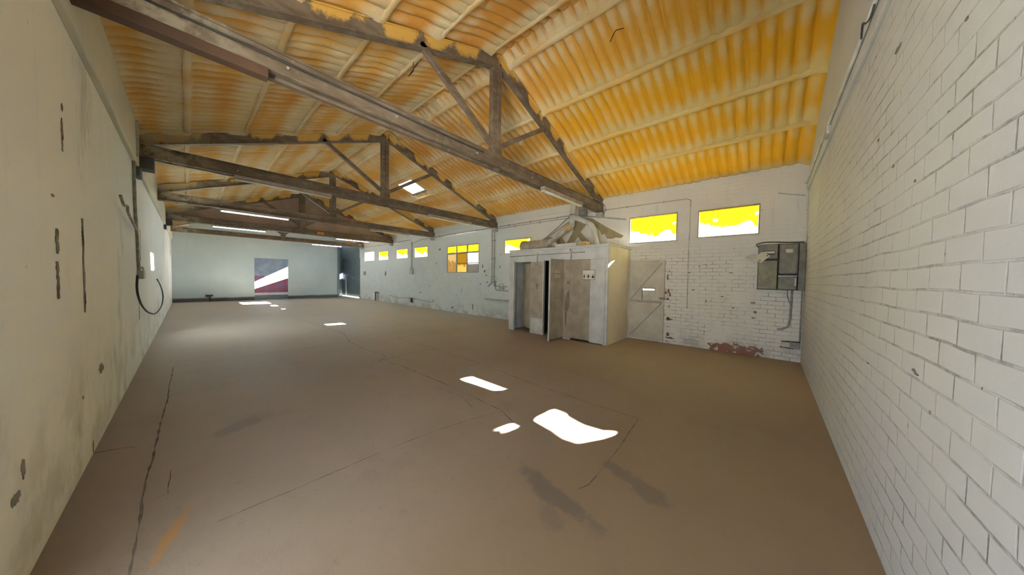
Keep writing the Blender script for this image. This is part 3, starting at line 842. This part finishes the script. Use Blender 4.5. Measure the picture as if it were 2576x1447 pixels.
MB().tube([q3(.50, .018, .92), q3(.50, .024, .92)], .02).build('lock', M_['greyscar'], dl)
# inner leaf swung inwards in the left opening
mb, q = leaf('door', (cx+.06, 5.09), math.atan2(.64, .34), .61, .10, 2.0, None)
di = mb.build('door', M_['beige'], c, bevel=.003); di['label'] = 'cubicle door standing open inwards'
MB().pz([q(.592, -.021), q(.606, -.021), q(.606, .021), q(.592, .021)], .1, 2.0).build('edge_strip', M_['white'], di)

# conduit on the cubicle front
t = thing('surface_conduit', (cx-.02, 4.5, 2.2), 'thin grey conduit with two junctions along the front of the toilet cubicle', 'conduit')
xk = cx-.02
for nm, pts, r in (('pipe', [(xk, 5.85, 2.20), (xk, 4.86, 2.215), (xk, 3.82, 2.22), (xk, 3.38, 2.225)], .010),
                   ('drop_pipe', [(xk, 4.83, 2.27), (xk, 4.83, 2.02)], .011), ('drop_pipe', [(xk, 3.77, 2.36), (xk, 3.80, 2.27), (xk, 3.76, 2.20), (xk, 3.76, 2.06)], .012)):
    MB().tube(pts, r, 8).build(nm, M_['dkconduit'], t, smooth=True)
for y, z in ((4.84, 2.24), (3.78, 2.25)):
    MB().box(xk-.018, xk+.015, y-.035, y+.035, z-.04, z+.035).build('junction', M_['white'], t, bevel=.008)

# ------------------------------------------------------------------ ducts over the cubicle
def arc(pts, n=6):
    """Catmull-Rom"""
    out = []; P = [Vector(p) for p in pts]; P = [P[0]] + P + [P[-1]]
    for i in range(1, len(P)-2):
        for k in range(n):
            t = k/n; a, b, c_, d_ = P[i-1], P[i], P[i+1], P[i+2]
            out.append(.5*((2*b)+(-a+c_)*t+(2*a-5*b+4*c_-d_)*t*t+(-a+3*b-3*c_+d_)*t*t*t))
    out.append(P[-2]); return out
XD = 7.5
t = thing('vent_pipe', (XD, 4.33, 2.40), 'white vent pipe with two sloping branches rising above the toilet cubicle', 'pipe')
MB().tube([(XD, 4.35, 3.10), (XD, 4.33, 3.55), (XD, 4.30, 3.95)], .075, 16).build('riser', M_['white'], t, smooth=True)
pts = [(XD, 4.36, 3.12), (XD, 4.62, 2.98), (XD, 5.0, 2.74), (XD, 5.45, 2.42)]
MB().tube(pts, .085, 16).build('branch', M_['duct'], t, smooth=True)
MB().tube(arc([(XD, 4.33, 3.40), (XD, 4.10, 3.28), (XD, 3.80, 3.13), (XD, 3.68, 2.98), (XD, 3.60, 2.70), (XD, 3.52, 2.42)], 5), .075, 16).build('branch', M_['white'], t, smooth=True)
MB().tube([(XD, 4.54, 3.03), (XD, 4.37, 3.13)], .10, 16).build('collar', M_['tan'], t, smooth=True)
MB().tube([(XD, 4.34, 3.45), (XD, 4.34, 3.34)], .09, 16).build('collar', M_['metal'], t, smooth=True)
MB().box(7.62, 7.86, 4.05, 4.22, 3.42, 3.95).build('back_box', M_['dkconduit'], t, bevel=.01)
# flexible foil duct
n = 60; p0 = Vector((7.55, 6.25, 2.62)); p1 = Vector((7.66, 4.95, 2.66)); pp = []; rr = []
for k in range(n+1):
    u = k/n; pp.append(p0.lerp(p1, u)+Vector((0, 0, -.03*math.sin(u*math.pi)))); rr.append(.185+.012*math.sin(k*1.9))
o = MB().tube(pp, .18, 20, True, rr).build('flexible_duct', M_['duct'], smooth=True)
tag(o, 'fat ribbed foil duct lying on the cubicle roof before the window', 'duct')
for sfx, zz in (('upper', 0), ('lower', 1)):
    a = (7.6, 6.05+.15*zz, 2.48); b = (7.55, 4.45+.02*zz, 3.42-.16*zz)
    o = MB().tube(arc([a, ((a[0]+b[0])/2, (a[1]+b[1])/2-.02, (a[2]+b[2])/2-.03), b], 6), .016, 8).build('flexible_hose', M_['dkconduit'], smooth=True)
    tag(o, '%s of two thin dark hoses sloping from foil duct to vent pipe' % sfx, 'hose')
o = MB().box(6.62, 6.80, 3.70, 4.34, H+.027, H+.125).build('ballast_box', M_['greyboard'], bevel=.008)
tag(o, 'long white box lying on the cubicle roof edge', 'box')
o = MB().pz([(6.62, 3.45), (6.85, 3.43), (6.85, 3.68), (6.62, 3.66)], H+.027, H+.145).build('foam_block', M_['tan'], bevel=.008)
tag(o, 'tan foam block on the cubicle roof beside the long white box', 'block')
# ochre patches on the wall in the outline of the ducts, set off beside them
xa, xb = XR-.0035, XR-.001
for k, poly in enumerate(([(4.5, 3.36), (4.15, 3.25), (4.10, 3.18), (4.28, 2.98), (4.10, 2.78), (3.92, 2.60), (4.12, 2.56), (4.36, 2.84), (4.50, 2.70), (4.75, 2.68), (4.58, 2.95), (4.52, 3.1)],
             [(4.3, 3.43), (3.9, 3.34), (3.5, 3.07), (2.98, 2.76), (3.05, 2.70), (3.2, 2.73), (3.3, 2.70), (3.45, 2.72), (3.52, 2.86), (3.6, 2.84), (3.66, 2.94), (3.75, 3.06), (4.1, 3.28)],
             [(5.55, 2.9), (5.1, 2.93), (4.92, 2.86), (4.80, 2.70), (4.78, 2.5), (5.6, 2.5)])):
    MB().px(poly, xa, xb).build('ochre_patch', M_['ochre'], we)

# ------------------------------------------------------------------ electrical cabinet in the corner
t = thing('electrical_cabinet', (7.8, -.18, 1.41), 'grey electrical meter cabinet on the window wall in the right corner', 'electrical cabinet')
X0 = 7.82
MB().box(7.86, XR, -.525, .17, 1.405, 2.325).build('back_board', M_['dark'], t, bevel=.003)
b = MB().box(7.72, 7.87, -.13, .16, 2.02, 2.31).build('breaker_box', M_['panelgrey'], t, bevel=.012)
MB().box(7.708, 7.722, -.08, .08, 2.13, 2.17).build('label_strip', M_['card'], b)
MB().box(7.712, 7.722, -.09, .11, 2.10, 2.19).build('slot', M_['dark'], b)
b = MB().box(7.73, 7.87, -.13, .16, 1.42, 1.99).build('meter_box', M_['panelolive'], t, bevel=.012)
MB().tube([(7.73, .015, 1.58), (7.70, .015, 1.58)], .06, 20).build('dial', M_['panelgrey'], b, smooth=False)
MB().box(7.715, 7.731, -.07, .10, 1.50, 1.66).build('dial_frame', M_['panelolive'], b, bevel=.004)
b = MB().box(7.70, 7.87, -.42, -.15, 1.72, 2.31).build('meter_box', M_['panelgrey'], t, bevel=.03)
MB().box(7.688, 7.702, -.34, -.24, 2.13, 2.20).build('label_strip', M_['card'], b)
MB().tube([(7.70, -.30, 1.98), (7.685, -.30, 1.98)], .075, 20).build('dial', M_['panelgrey'], b)
b = MB().box(7.68, 7.87, -.41, -.15, 1.42, 1.69).build('switch_box', M_['panelgrey'], t, bevel=.012)
MB().box(7.66, 7.69, -.405, -.375, 1.49, 1.64).build('handle', M_['white'], b, bevel=.006)
MB().box(7.68, 7.875, -.412, -.148, 1.672, 1.69).build('lid', M_['metal'], b)
MB().box(7.78, 7.87, -.52, -.43, 1.41, 2.31).build('cable_trunking', M_['panelgrey'], t, bevel=.004)
# cables and conduits by the cabinet
def pipe(name, pts, r, mat, label, cat, n=6, smooth_path=True, group=None):
    o = MB().tube(arc(pts, n) if smooth_path else pts, r, 8).build(name, M_[mat], smooth=True)
    return tag(o, label, cat, group)
pipe('cable', [(7.85, .15, 2.26), (7.84, .20, 2.33), (7.84, .05, 2.37), (7.85, -.30, 2.345), (7.86, -.5, 2.34)], .009, 'black', 'dark cable arching over the top of the electrical cabinet', 'cable')
pipe('cable', [(7.86, -.36, 1.42), (7.865, -.355, 1.1), (7.865, -.345, .80), (7.865, -.32, .69), (7.87, -.25, .63), (7.87, -.17, .61)], .017, 'dkconduit', 'thick grey cable hanging down below the electrical cabinet', 'cable')
pipe('cable', [(7.87, -.29, 1.42), (7.872, -.30, 1.28), (7.872, -.335, 1.15)], .009, 'dkconduit', 'thin short cable beside the thick cable under the cabinet', 'cable')
pipe('corner_conduit', [(7.87, -.50, 1.41), (7.875, -.50, .6), (7.875, -.50, .38)], .012, 'dkconduit', 'thin conduit running down the corner below the cabinet', 'conduit', smooth_path=False)
t = thing('junction_box', (7.86, -.42, .30), 'small white junction box with dark clamp low in the right corner', 'junction box')
MB().box(7.80, 7.90, -.36, -.24, .28, .38).build('box', M_['white'], t, bevel=.006)
MB().box(7.82, 7.90, -.50, -.36, .27, .39).build('clamp', M_['dkconduit'], t, bevel=.006)
MB().tube([(7.86, -.24, .385), (7.86, -.50, .40)], .010).tube([(7.86, -.22, .27), (7.86, -.42, .262)], .010).build('rod', M_['black'], t)
# notices
for k, (pts, lb) in enumerate(((([.40, 2.08], [.22, 2.16], [.12, 2.06], [.26, 2.00]), 'tilted cream card on the left, pinned beside the electrical cabinet'),
                               (([.24, 2.05], [.10, 2.17], [-.02, 2.08], [.12, 1.94]), 'tilted cream card with black dots overlapping the electrical cabinet'))):
    x = 7.68 if k else 7.885
    t = thing('notice_card', (x, pts[0][0], pts[0][1]), lb, 'notice', 'notice cards by the electrical cabinet')
    MB().px([tuple(p) for p in pts], x-.003, x).build('card', M_['card' if k else 'white'], t)
    if k:
        for (yy, zz) in ((.135, 2.0), (.03, 2.085), (.02, 2.12)):
            MB().px([(yy+.012*math.cos(a*.8), zz+.012*math.sin(a*.8)) for a in range(8)], x-.0055, x-.003).build('dot', M_['black'], t)
# rod stuck out of the wall near the top corner
pipe('bracket_rod', [(7.9, -.10, 3.35), (7.78, -.25, 3.27), (7.72, -.47, 3.20)], .008, 'metal', 'thin metal rod leaning across the upper right corner', 'rod', smooth_path=False)

# ------------------------------------------------------------------ conduits along the window wall
def clips(parent, pts, mat='dkconduit'):
    for p in pts: MB().box(p[0]-.004, p[0]+.03, p[1]-.012, p[1]+.012, p[2]-.028, p[2]+.028).build('clip', M_[mat], parent, bevel=.003)
t = thing('wall_conduit', (7.87, 6.0, 3.5), 'upper conduit run along the window wall between first two trusses', 'conduit')
MB().tube([(7.875, 7.75, 3.50), (7.875, 5.6, 3.52), (7.875, 4.5, 3.51)], .012).build('pipe', M_['dkconduit'], t, smooth=True)
clips(t, [(7.872, 7.2, 3.505), (7.872, 6.2, 3.515), (7.872, 5.1, 3.515)])
t = thing('wall_conduit', (7.87, 6.0, 3.45), 'lower conduit run along the window wall between first two trusses', 'conduit')
MB().tube([(7.875, 7.75, 3.43), (7.875, 5.6, 3.45), (7.875, 4.5, 3.44)], .009).build('pipe', M_['dkconduit'], t, smooth=True)
clips(t, [(7.872, 6.9, 3.44), (7.872, 5.8, 3.45)])
t = thing('wall_conduit', (7.87, 2.0, 3.45), 'conduit run above the two nearest yellow windows', 'conduit')
MB().tube([(7.875, 4.2, 3.54), (7.875, 3.0, 3.52), (7.875, 1.5, 3.50), (7.875, 1.42, 3.46), (7.875, 1.42, 3.30)], .010).build('pipe', M_['conduit'], t, smooth=True)
clips(t, [(7.872, 3.5, 3.53), (7.872, 2.9, 3.52), (7.872, 2.0, 3.51)], 'conduit')
pipe('wall_conduit', [(7.87, 4.25, 3.45), (7.87, 3.6, 3.33), (7.87, 2.92, 3.19)], .020, 'conduit', 'pipe sloping down from the vent riser towards the second window', 'conduit', smooth_path=False)
pipe('wall_conduit', [(7.875, 1.42, 3.28), (7.875, 1.43, 2.2), (7.875, 1.42, .9)], .010, 'white', 'white conduit dropping between the two nearest yellow windows', 'conduit', smooth_path=False)
t = thing('wall_conduit', (7.87, 10, 3.5), 'conduit run along the window wall above the six-light window', 'conduit')
MB().tube([(7.875, 7.98, 3.50), (7.875, 11.9, 3.46), (7.875, 13.2, 3.44), (7.875, 14.0, 3.30)], .012).build('pipe', M_['dkconduit'], t, smooth=True)
clips(t, [(7.872, 9.0, 3.49), (7.872, 10.4, 3.475), (7.872, 11.6, 3.465)])
pipe('wall_conduit', [(7.87, 14.15, 3.4), (7.87, 14.15, 1.97)], .022, 'white', 'white conduit dropping beside the first small yellow window', 'conduit', smooth_path=False)
o = MB().box(7.84, 7.9, 13.98, 14.3, 1.68, 1.98).build('switch_box', M_['conduit'], bevel=.01); tag(o, 'pale switch box at the foot of the white conduit', 'switch box')
t = thing('wall_conduit', (7.87, 12, 3.3), 'far conduit run along the window wall above the small yellow windows', 'conduit')
MB().tube([(7.875, 14.3, 3.50), (7.875, 17.5, 3.45), (7.875, 20.9, 3.45)], .012).build('pipe', M_['dkconduit'], t, smooth=True)
clips(t, [(7.872, 15.5, 3.48), (7.872, 18.0, 3.45)])
for k, (yy, lb) in enumerate(((8.05, 'left'), (7.92, 'right'))):
    t = thing('riser_pipe', (7.86, yy, 1.2), '%s one of the paired pipes dropping between six-light window and cubicle' % lb, 'pipe', 'paired riser pipes on the window wall')
    MB().tube(arc([(7.86, yy+.02, 3.45), (7.86, yy, 2.4), (7.86, yy, 1.45), (7.85, yy+(.06 if k == 0 else -.03), 1.32), (7.83, yy+(.16 if k == 0 else -.06), 1.22)], 6), .022, 10).build('pipe', M_['conduit'], t, smooth=True)
    for z in (3.0, 2.3, 1.6): MB().box(7.85, 7.9, yy-.035, yy+.035, z-.012, z+.012).build('clip', M_['dkconduit'], t)
# valve pipework by the cubicle
t = thing('valve_pipework', (7.84, 7.6, 1.1), 'small valve and pipework cluster left of the toilet cubicle', 'pipework')
MB().tube(arc([(7.85, 7.85, 1.45), (7.84, 7.82, 1.30), (7.84, 7.78, 1.10), (7.84, 7.5, 1.08), (7.84, 7.15, 1.08)], 5), .018, 8).build('pipe', M_['conduit'], t, smooth=True)
MB().tube([(7.84, 7.78, 1.25), (7.84, 7.2, 1.24)], .016).build('pipe', M_['conduit'], t, smooth=True)
MB().box(7.80, 7.88, 7.38, 7.62, 1.12, 1.21).build('meter_body', M_['conduit'], t, bevel=.015)
MB().box(7.84, 7.87, 7.80, 8.12, 1.40, 1.42).build('bracket', M_['dkconduit'], t)
mb = MB().tube([(7.84 + 0*a, 7.50+.12*math.cos(a*.5), 1.27+.08*math.sin(a*.5)) for a in range(0, 8)], .009); mb.build('loop', M_['dkconduit'], t, smooth=True)
# concrete sill bracket / broken basin ledge
o = MB().pz([(7.9, 8.55), (7.78, 8.05), (7.66, 7.30), (7.66, 7.15), (7.9, 7.15)], .69, .74).build('ledge_shelf', M_['white'], bevel=.01)
tag(o, 'thin triangular white ledge low on the wall left of the cubicle', 'shelf')
pipe('water_pipe', [(7.87, 16.6, .45), (7.87, 15.8, .35), (7.87, 14.9, .38), (7.87, 14.2, .42), (7.87, 13.0, .36), (7.87, 12.2, .33), (7.87, 12.1, .48)], .012, 'dkconduit', 'thin wavy pipe low on the window wall under the small windows', 'pipe')
t = thing('wall_socket', (7.88, 14.1, .2), 'dark open socket box low on the window wall with white surround', 'socket')
MB().box(7.885, 7.9, 13.85, 14.4, .12, .45).build('surround', M_['white'], t, bevel=.004)
MB().box(7.875, 7.89, 14.0, 14.24, .18, .40).build('recess_box', M_['black'], t, bevel=.004)
t = thing('floor_hatch', (7.86, 18.35, .0), 'small grey hatch at the foot of the window wall near far corner', 'hatch')
MB().box(7.86, 7.9, 18.1, 18.55, 0, .50).build('panel', M_['conduit'], t, bevel=.01)
MB().box(7.85, 7.9, 18.46, 18.60, 0, .56).box(7.85, 7.9, 18.1, 18.60, .50, .56).build('rim', M_['dark'], t)
o = MB().box(7.87, 7.9, 20.1, 20.45, 1.6, 1.85).build('wall_plate', M_['dkconduit'], bevel=.005); tag(o, 'small grey plate on the wall beside the far steel door', 'plate')

# ------------------------------------------------------------------ left wall fittings
xw = XL+.012
t = thing('wall_conduit', (XL+.02, 7.4, 1.5), 'dark conduit dropping down the left wall to the cable loop', 'conduit')
MB().tube([(XL+.02, 7.38, 3.34), (XL+.02, 7.42, 2.6), (XL+.02, 7.62, 2.1), (XL+.02, 7.72, 1.6), (XL+.02, 7.78, 1.45)], .018).build('pipe', M_['dkconduit'], t, smooth=True)
MB().tube([(XL+.05, 7.35, 3.34), (XL+.05, 7.35, 3.93)], .02).build('top_pipe', M_['conduit'], t, smooth=True)
MB().tube([(XL+.02, 7.72, 1.62), (XL+.02, 8.3, 1.64), (XL+.02, 8.5, 1.60)], .012).build('spur', M_['dkconduit'], t, smooth=True)
clips(t, [(XL, 7.40, 3.0), (XL, 7.5, 2.4), (XL, 7.7, 1.75)])
o = MB().box(XL, XL+.07, 7.70, 7.98, 1.44, 1.58).build('switch_box', M_['conduit'], bevel=.012); tag(o, 'small pale box on the left wall at the end of the dark conduit', 'switch box')
pipe('cable_loop', [(-.5,7.0,1.50), (-.5,6.9,1.32), (-.5,7.1,1.16), (-.5,7.58,1.0), (-.5,8.5,.82), (-.5,9.95,.65), (-.5,11.2,.60), (-.5,12.67,.64), (-.5,13.33,.86), (-.5,12.5,1.15), (-.5,11.04,1.39)], .013, 'black', 'black cable hanging in a loop on the left wall', 'cable')
pipe('bent_wire', [(-.52,5.75,2.46), (-.50,5.81,2.35), (-.49,5.98,2.37), (-.49,6.05,2.30), (-.50,6.69,2.23), (-.52,7.45,2.20)], .013, 'dkconduit', 'bent dark wire sticking to the left wall beside the conduit', 'wire')
def chip(cy, cz, wy, hz, mat, seed, x=XL):
    rnd = random.Random(seed); n = 18; pts = []
    for k in range(n):
        a = 2*math.pi*k/n; r = rnd.uniform(.6, 1.1)
        pts.append((cy+wy/2*math.cos(a)*r, cz+hz/2*math.sin(a)*r))
    MB().px(pts, x+.0005, x+.0035).build('plaster_chip', M_[mat], ww)
def slot(cy, z0, z1, w, mat, seed):
    rnd = random.Random(seed); n = 12
    L = [(cy-w/2*rnd.uniform(.4, 1.2), z0+(z1-z0)*k/n) for k in range(n+1)]; R = [(cy+w/2*rnd.uniform(.4, 1.2), z0+(z1-z0)*k/n) for k in range(n+1)]
    MB().px(L+R[::-1], XL+.0005, XL+.0035).build('plaster_slot', M_[mat], ww)
slot(4.10, 1.22, 1.97, .06, 'greyscar', 1); slot(4.11, 1.28, 1.38, .055, 'scar', 2); slot(4.09, 1.75, 1.90, .05, 'greyscar', 15)
slot(3.40, 1.37, 1.61, .06, 'scar', 3); slot(3.41, 1.66, 1.82, .07, 'greyscar', 4)
chip(3.62, 2.66, .04, .06, 'scar', 6); chip(3.60, 2.50, .06, .20, 'scar', 7); slot(3.60, 2.36, 2.46, .03, 'greyscar', 8)
chip(4.66, .64, .20, .10, 'greyscar', 9); chip(4.75, .63, .06, .05, 'scar', 10)
chip(2.72, .57, .05, .11, 'scar', 11); chip(2.62, .47, .12, .07, 'greyscar', 12)
chip(4.24, .06, .035, .12, 'scar', 13); chip(3.35, 2.02, .07, .02, 'greyscar', 14); chip(3.95, .57, .05, .03, 'greyscar', 16)
slot(7.9, .75, 1.1, .04, 'greyscar', 17); slot(8.3, 1.75, 2.3, .05, 'greyscar', 18); 
slot(21.3, 2.4, 3.3, .35, 'greyscar', 20)

# ------------------------------------------------------------------ block gable wall fittings
pipe('gable_conduit', [(7.7, YN+.045, 3.42), (6.2, YN+.045, 3.46), (4.5, YN+.045, 3.45), (2.0, YN+.045, 3.47)], .014, 'white', 'white conduit running along the top of the block gable wall', 'conduit', smooth_path=False)
for k, (x, z, lb) in enumerate(((3.30, 3.42, 'dark wire end hooked on the conduit high on the gable wall'), (5.2, 3.40, 'small pale clamp on the gable wall conduit'))):
    if k == 0: pipe('wire_hook', [(x+.1, YN+.06, z-.02), (x, YN+.07, z+.03), (x-.08, YN+.07, z-.02), (x-.16, YN+.06, z-.04), (x-.20, YN+.05, z+.02)], .006, 'black', lb, 'wire')
    else:
        o = MB().box(x-.10, x+.10, YN, YN+.06, z-.06, z+.06).build('conduit_clamp', M_['conduit'], bevel=.01); tag(o, lb, 'clamp')
def echip(y, z, w, h, seed, mat='greyscar'):
    r = random.Random(seed)
    pts = [(y+w/2*math.cos(a*.45)*r.uniform(.35, 1.1), z+h/2*math.sin(a*.45)*r.uniform(.35, 1.1)) for a in range(14)]
    MB().px(pts, XR-.003, XR-.0005).build('paint_chip', M_[mat], we)
for k, (y, z, w, h) in enumerate(((8.62, 2.02, .10, .22), (8.50, 1.82, .16, .10), (8.40, 1.66, .20, .06), (7.66, 1.98, .07, .16), (7.62, 2.45, .05, .12),
        (9.93, .98, .04, .34), (8.75, 1.30, .12, .05), (8.35, 1.38, .10, .09), (11.6, 2.85, .25, .14), (11.9, 2.2, .1, .12), (9.2, .35, .10, .30), (10.6, .2, .18, .12),
        (1.30, 1.35, .10, .04), (1.05, 1.10, .03, .10), (.75, 1.22, .09, .03), (1.42, 1.75, .12, .03), (1.2, 1.9, .03, .08), (.62, 1.75, .10, .03), (.55, .98, .06, .05),
        (.22, 1.12, .10, .05), (.18, .92, .12, .07), (.20, .80, .10, .03), (12.5, 1.1, .05, .10), (13.3, .75, .30, .05), (17.2, 1.7, .3, .45))):
    echip(y, z, w, h, 40+k)
for k, (y, z, w, h) in enumerate(((1.86, 1.62, .05, .22), (1.83, 1.30, .08, .12), (1.84, 1.10, .10, .10), (1.83, .62, .10, .14), (1.80, .60, .22, .04), (1.82, .22, .12, .12), (1.76, .14, .22, .06))):
    echip(y, z, w, h, 80+k, 'redscar')
def gchip(x, z, w, h, seed):
    r = random.Random(seed)
    pts = [(x+w/2*math.cos(a*.45)*r.uniform(.6, 1.1), z+h/2*math.sin(a*.45)*r.uniform(.5, 1.1)) for a in range(14)]
    MB().py(pts, YN+.0005, YN+.003).build('paint_chip', M_['scar'], ws)
gchip(2.78, 2.93, .14, .035, 1); gchip(2.25, 1.15, .05, .02, 2); gchip(2.22, 1.14, .06, .015, 3)
gchip(2.74, 2.24, .05, .02, 4); gchip(2.38, 2.06, .03, .02, 5); gchip(3.1, 2.52, .05, .02, 6)
gchip(1.95, 2.55, .03, .02, 7); gchip(2.05, 1.02, .02, .02, 8)

# ------------------------------------------------------------------ odd wires and bits in the roof
pipe('hanging_wire', [(4.34, 1.7, 5.28), (4.16, 1.72, 5.15), (3.98, 1.70, 5.0), (3.83, 1.70, 4.77)], .005, 'black', 'single dark wire dangling from the roof at the top of the view', 'wire')
pipe('hanging_wire', [(3.88, 5.0, 5.34), (3.90, 5.0, 4.9), (3.90, 5.0, 4.3)], .0035, 'dkconduit', 'thin dark wire hanging from the ridge between the first two trusses', 'wire', smooth_path=False)
pipe('hanging_wire', [(4.9, 6.6, 4.9), (4.9, 6.6, 4.3), (4.9, 6.6, 3.7)], .0035, 'dkconduit', 'thin dark wire hanging from the right slope before the second truss', 'wire', smooth_path=False)
pipe('hook_wire', [(2.35, 4.2, 4.86), (2.38, 4.25, 4.76), (2.33, 4.3, 4.68), (2.40, 4.15, 4.86)], .005, 'black', 'v-shaped dark wire hook on the left slope behind the nearest truss', 'wire', smooth_path=False)
pipe('chord_cable', [(XL+.1, TR[0]-.14, 3.56), (.6, TR[0]-.135, 3.57), (2.0, TR[0]-.13, 3.575), (3.2, TR[0]-.13, 3.58)], .010, 'black', 'black cable clipped along the near face of the nearest truss', 'cable')
pipe('chord_cable', [(XR-.05, TR[0]-.10, 3.40), (XR-.02, TR[0]-.12, 3.55), (XR-.10, TR[0]-.12, 3.66), (XR-.6, TR[0]-.10, 3.72), (XR-1.6, TR[0]-.10, 3.72)], .008, 'dkconduit', 'thin cable curling over the window end of the nearest truss', 'cable')
t = thing('hung_card', (4.0, 4.4, 4.35), 'small dark-framed card hanging beside the king post of nearest truss', 'card')
MB().box(3.98, 4.12, 4.10, 4.12, 4.28, 4.50).build('frame', M_['black'], t)
MB().box(3.99, 4.11, 4.095, 4.102, 4.29, 4.49).build('sheet', M_['card'], t)
o = MB().box(3.98, 4.3, TR[2]-.02, TR[2]+.10, 3.68, 3.73).build('orange_strip', simple('red_plastic', (.7, .16, .08), (.6, .12, .06))); tag(o, 'red plastic strip lying on the third truss', 'strip')
o = MB().box(4.15, 4.42, TR[3]-.10, TR[3]-.08, 3.52, 3.63).build('orange_tag', M_['orangebit']); tag(o, 'small orange tag on the fourth truss chord', 'tag')
# far wall tap
t = thing('standpipe_tap', (.78, YF-.12, 0), 'small black standpipe tap at the foot of the far wall', 'tap')
MB().tube([(.78, YF-.12, 0), (.78, YF-.12, .30)], .035).build('pipe', M_['black'], t, smooth=True)
MB().tube([(.62, YF-.12, .32), (.90, YF-.12, .33)], .045).build('valve', M_['black'], t, smooth=True)
MB().tube(arc([(.80, YF-.14, .10), (1.0, YF-.2, .06), (1.25, YF-.25, .14), (1.45, YF-.25, .03)], 5), .022).build('hose', M_['black'], t, smooth=True)

for o in bpy.data.objects:
    if '_o' in o: del o['_o']
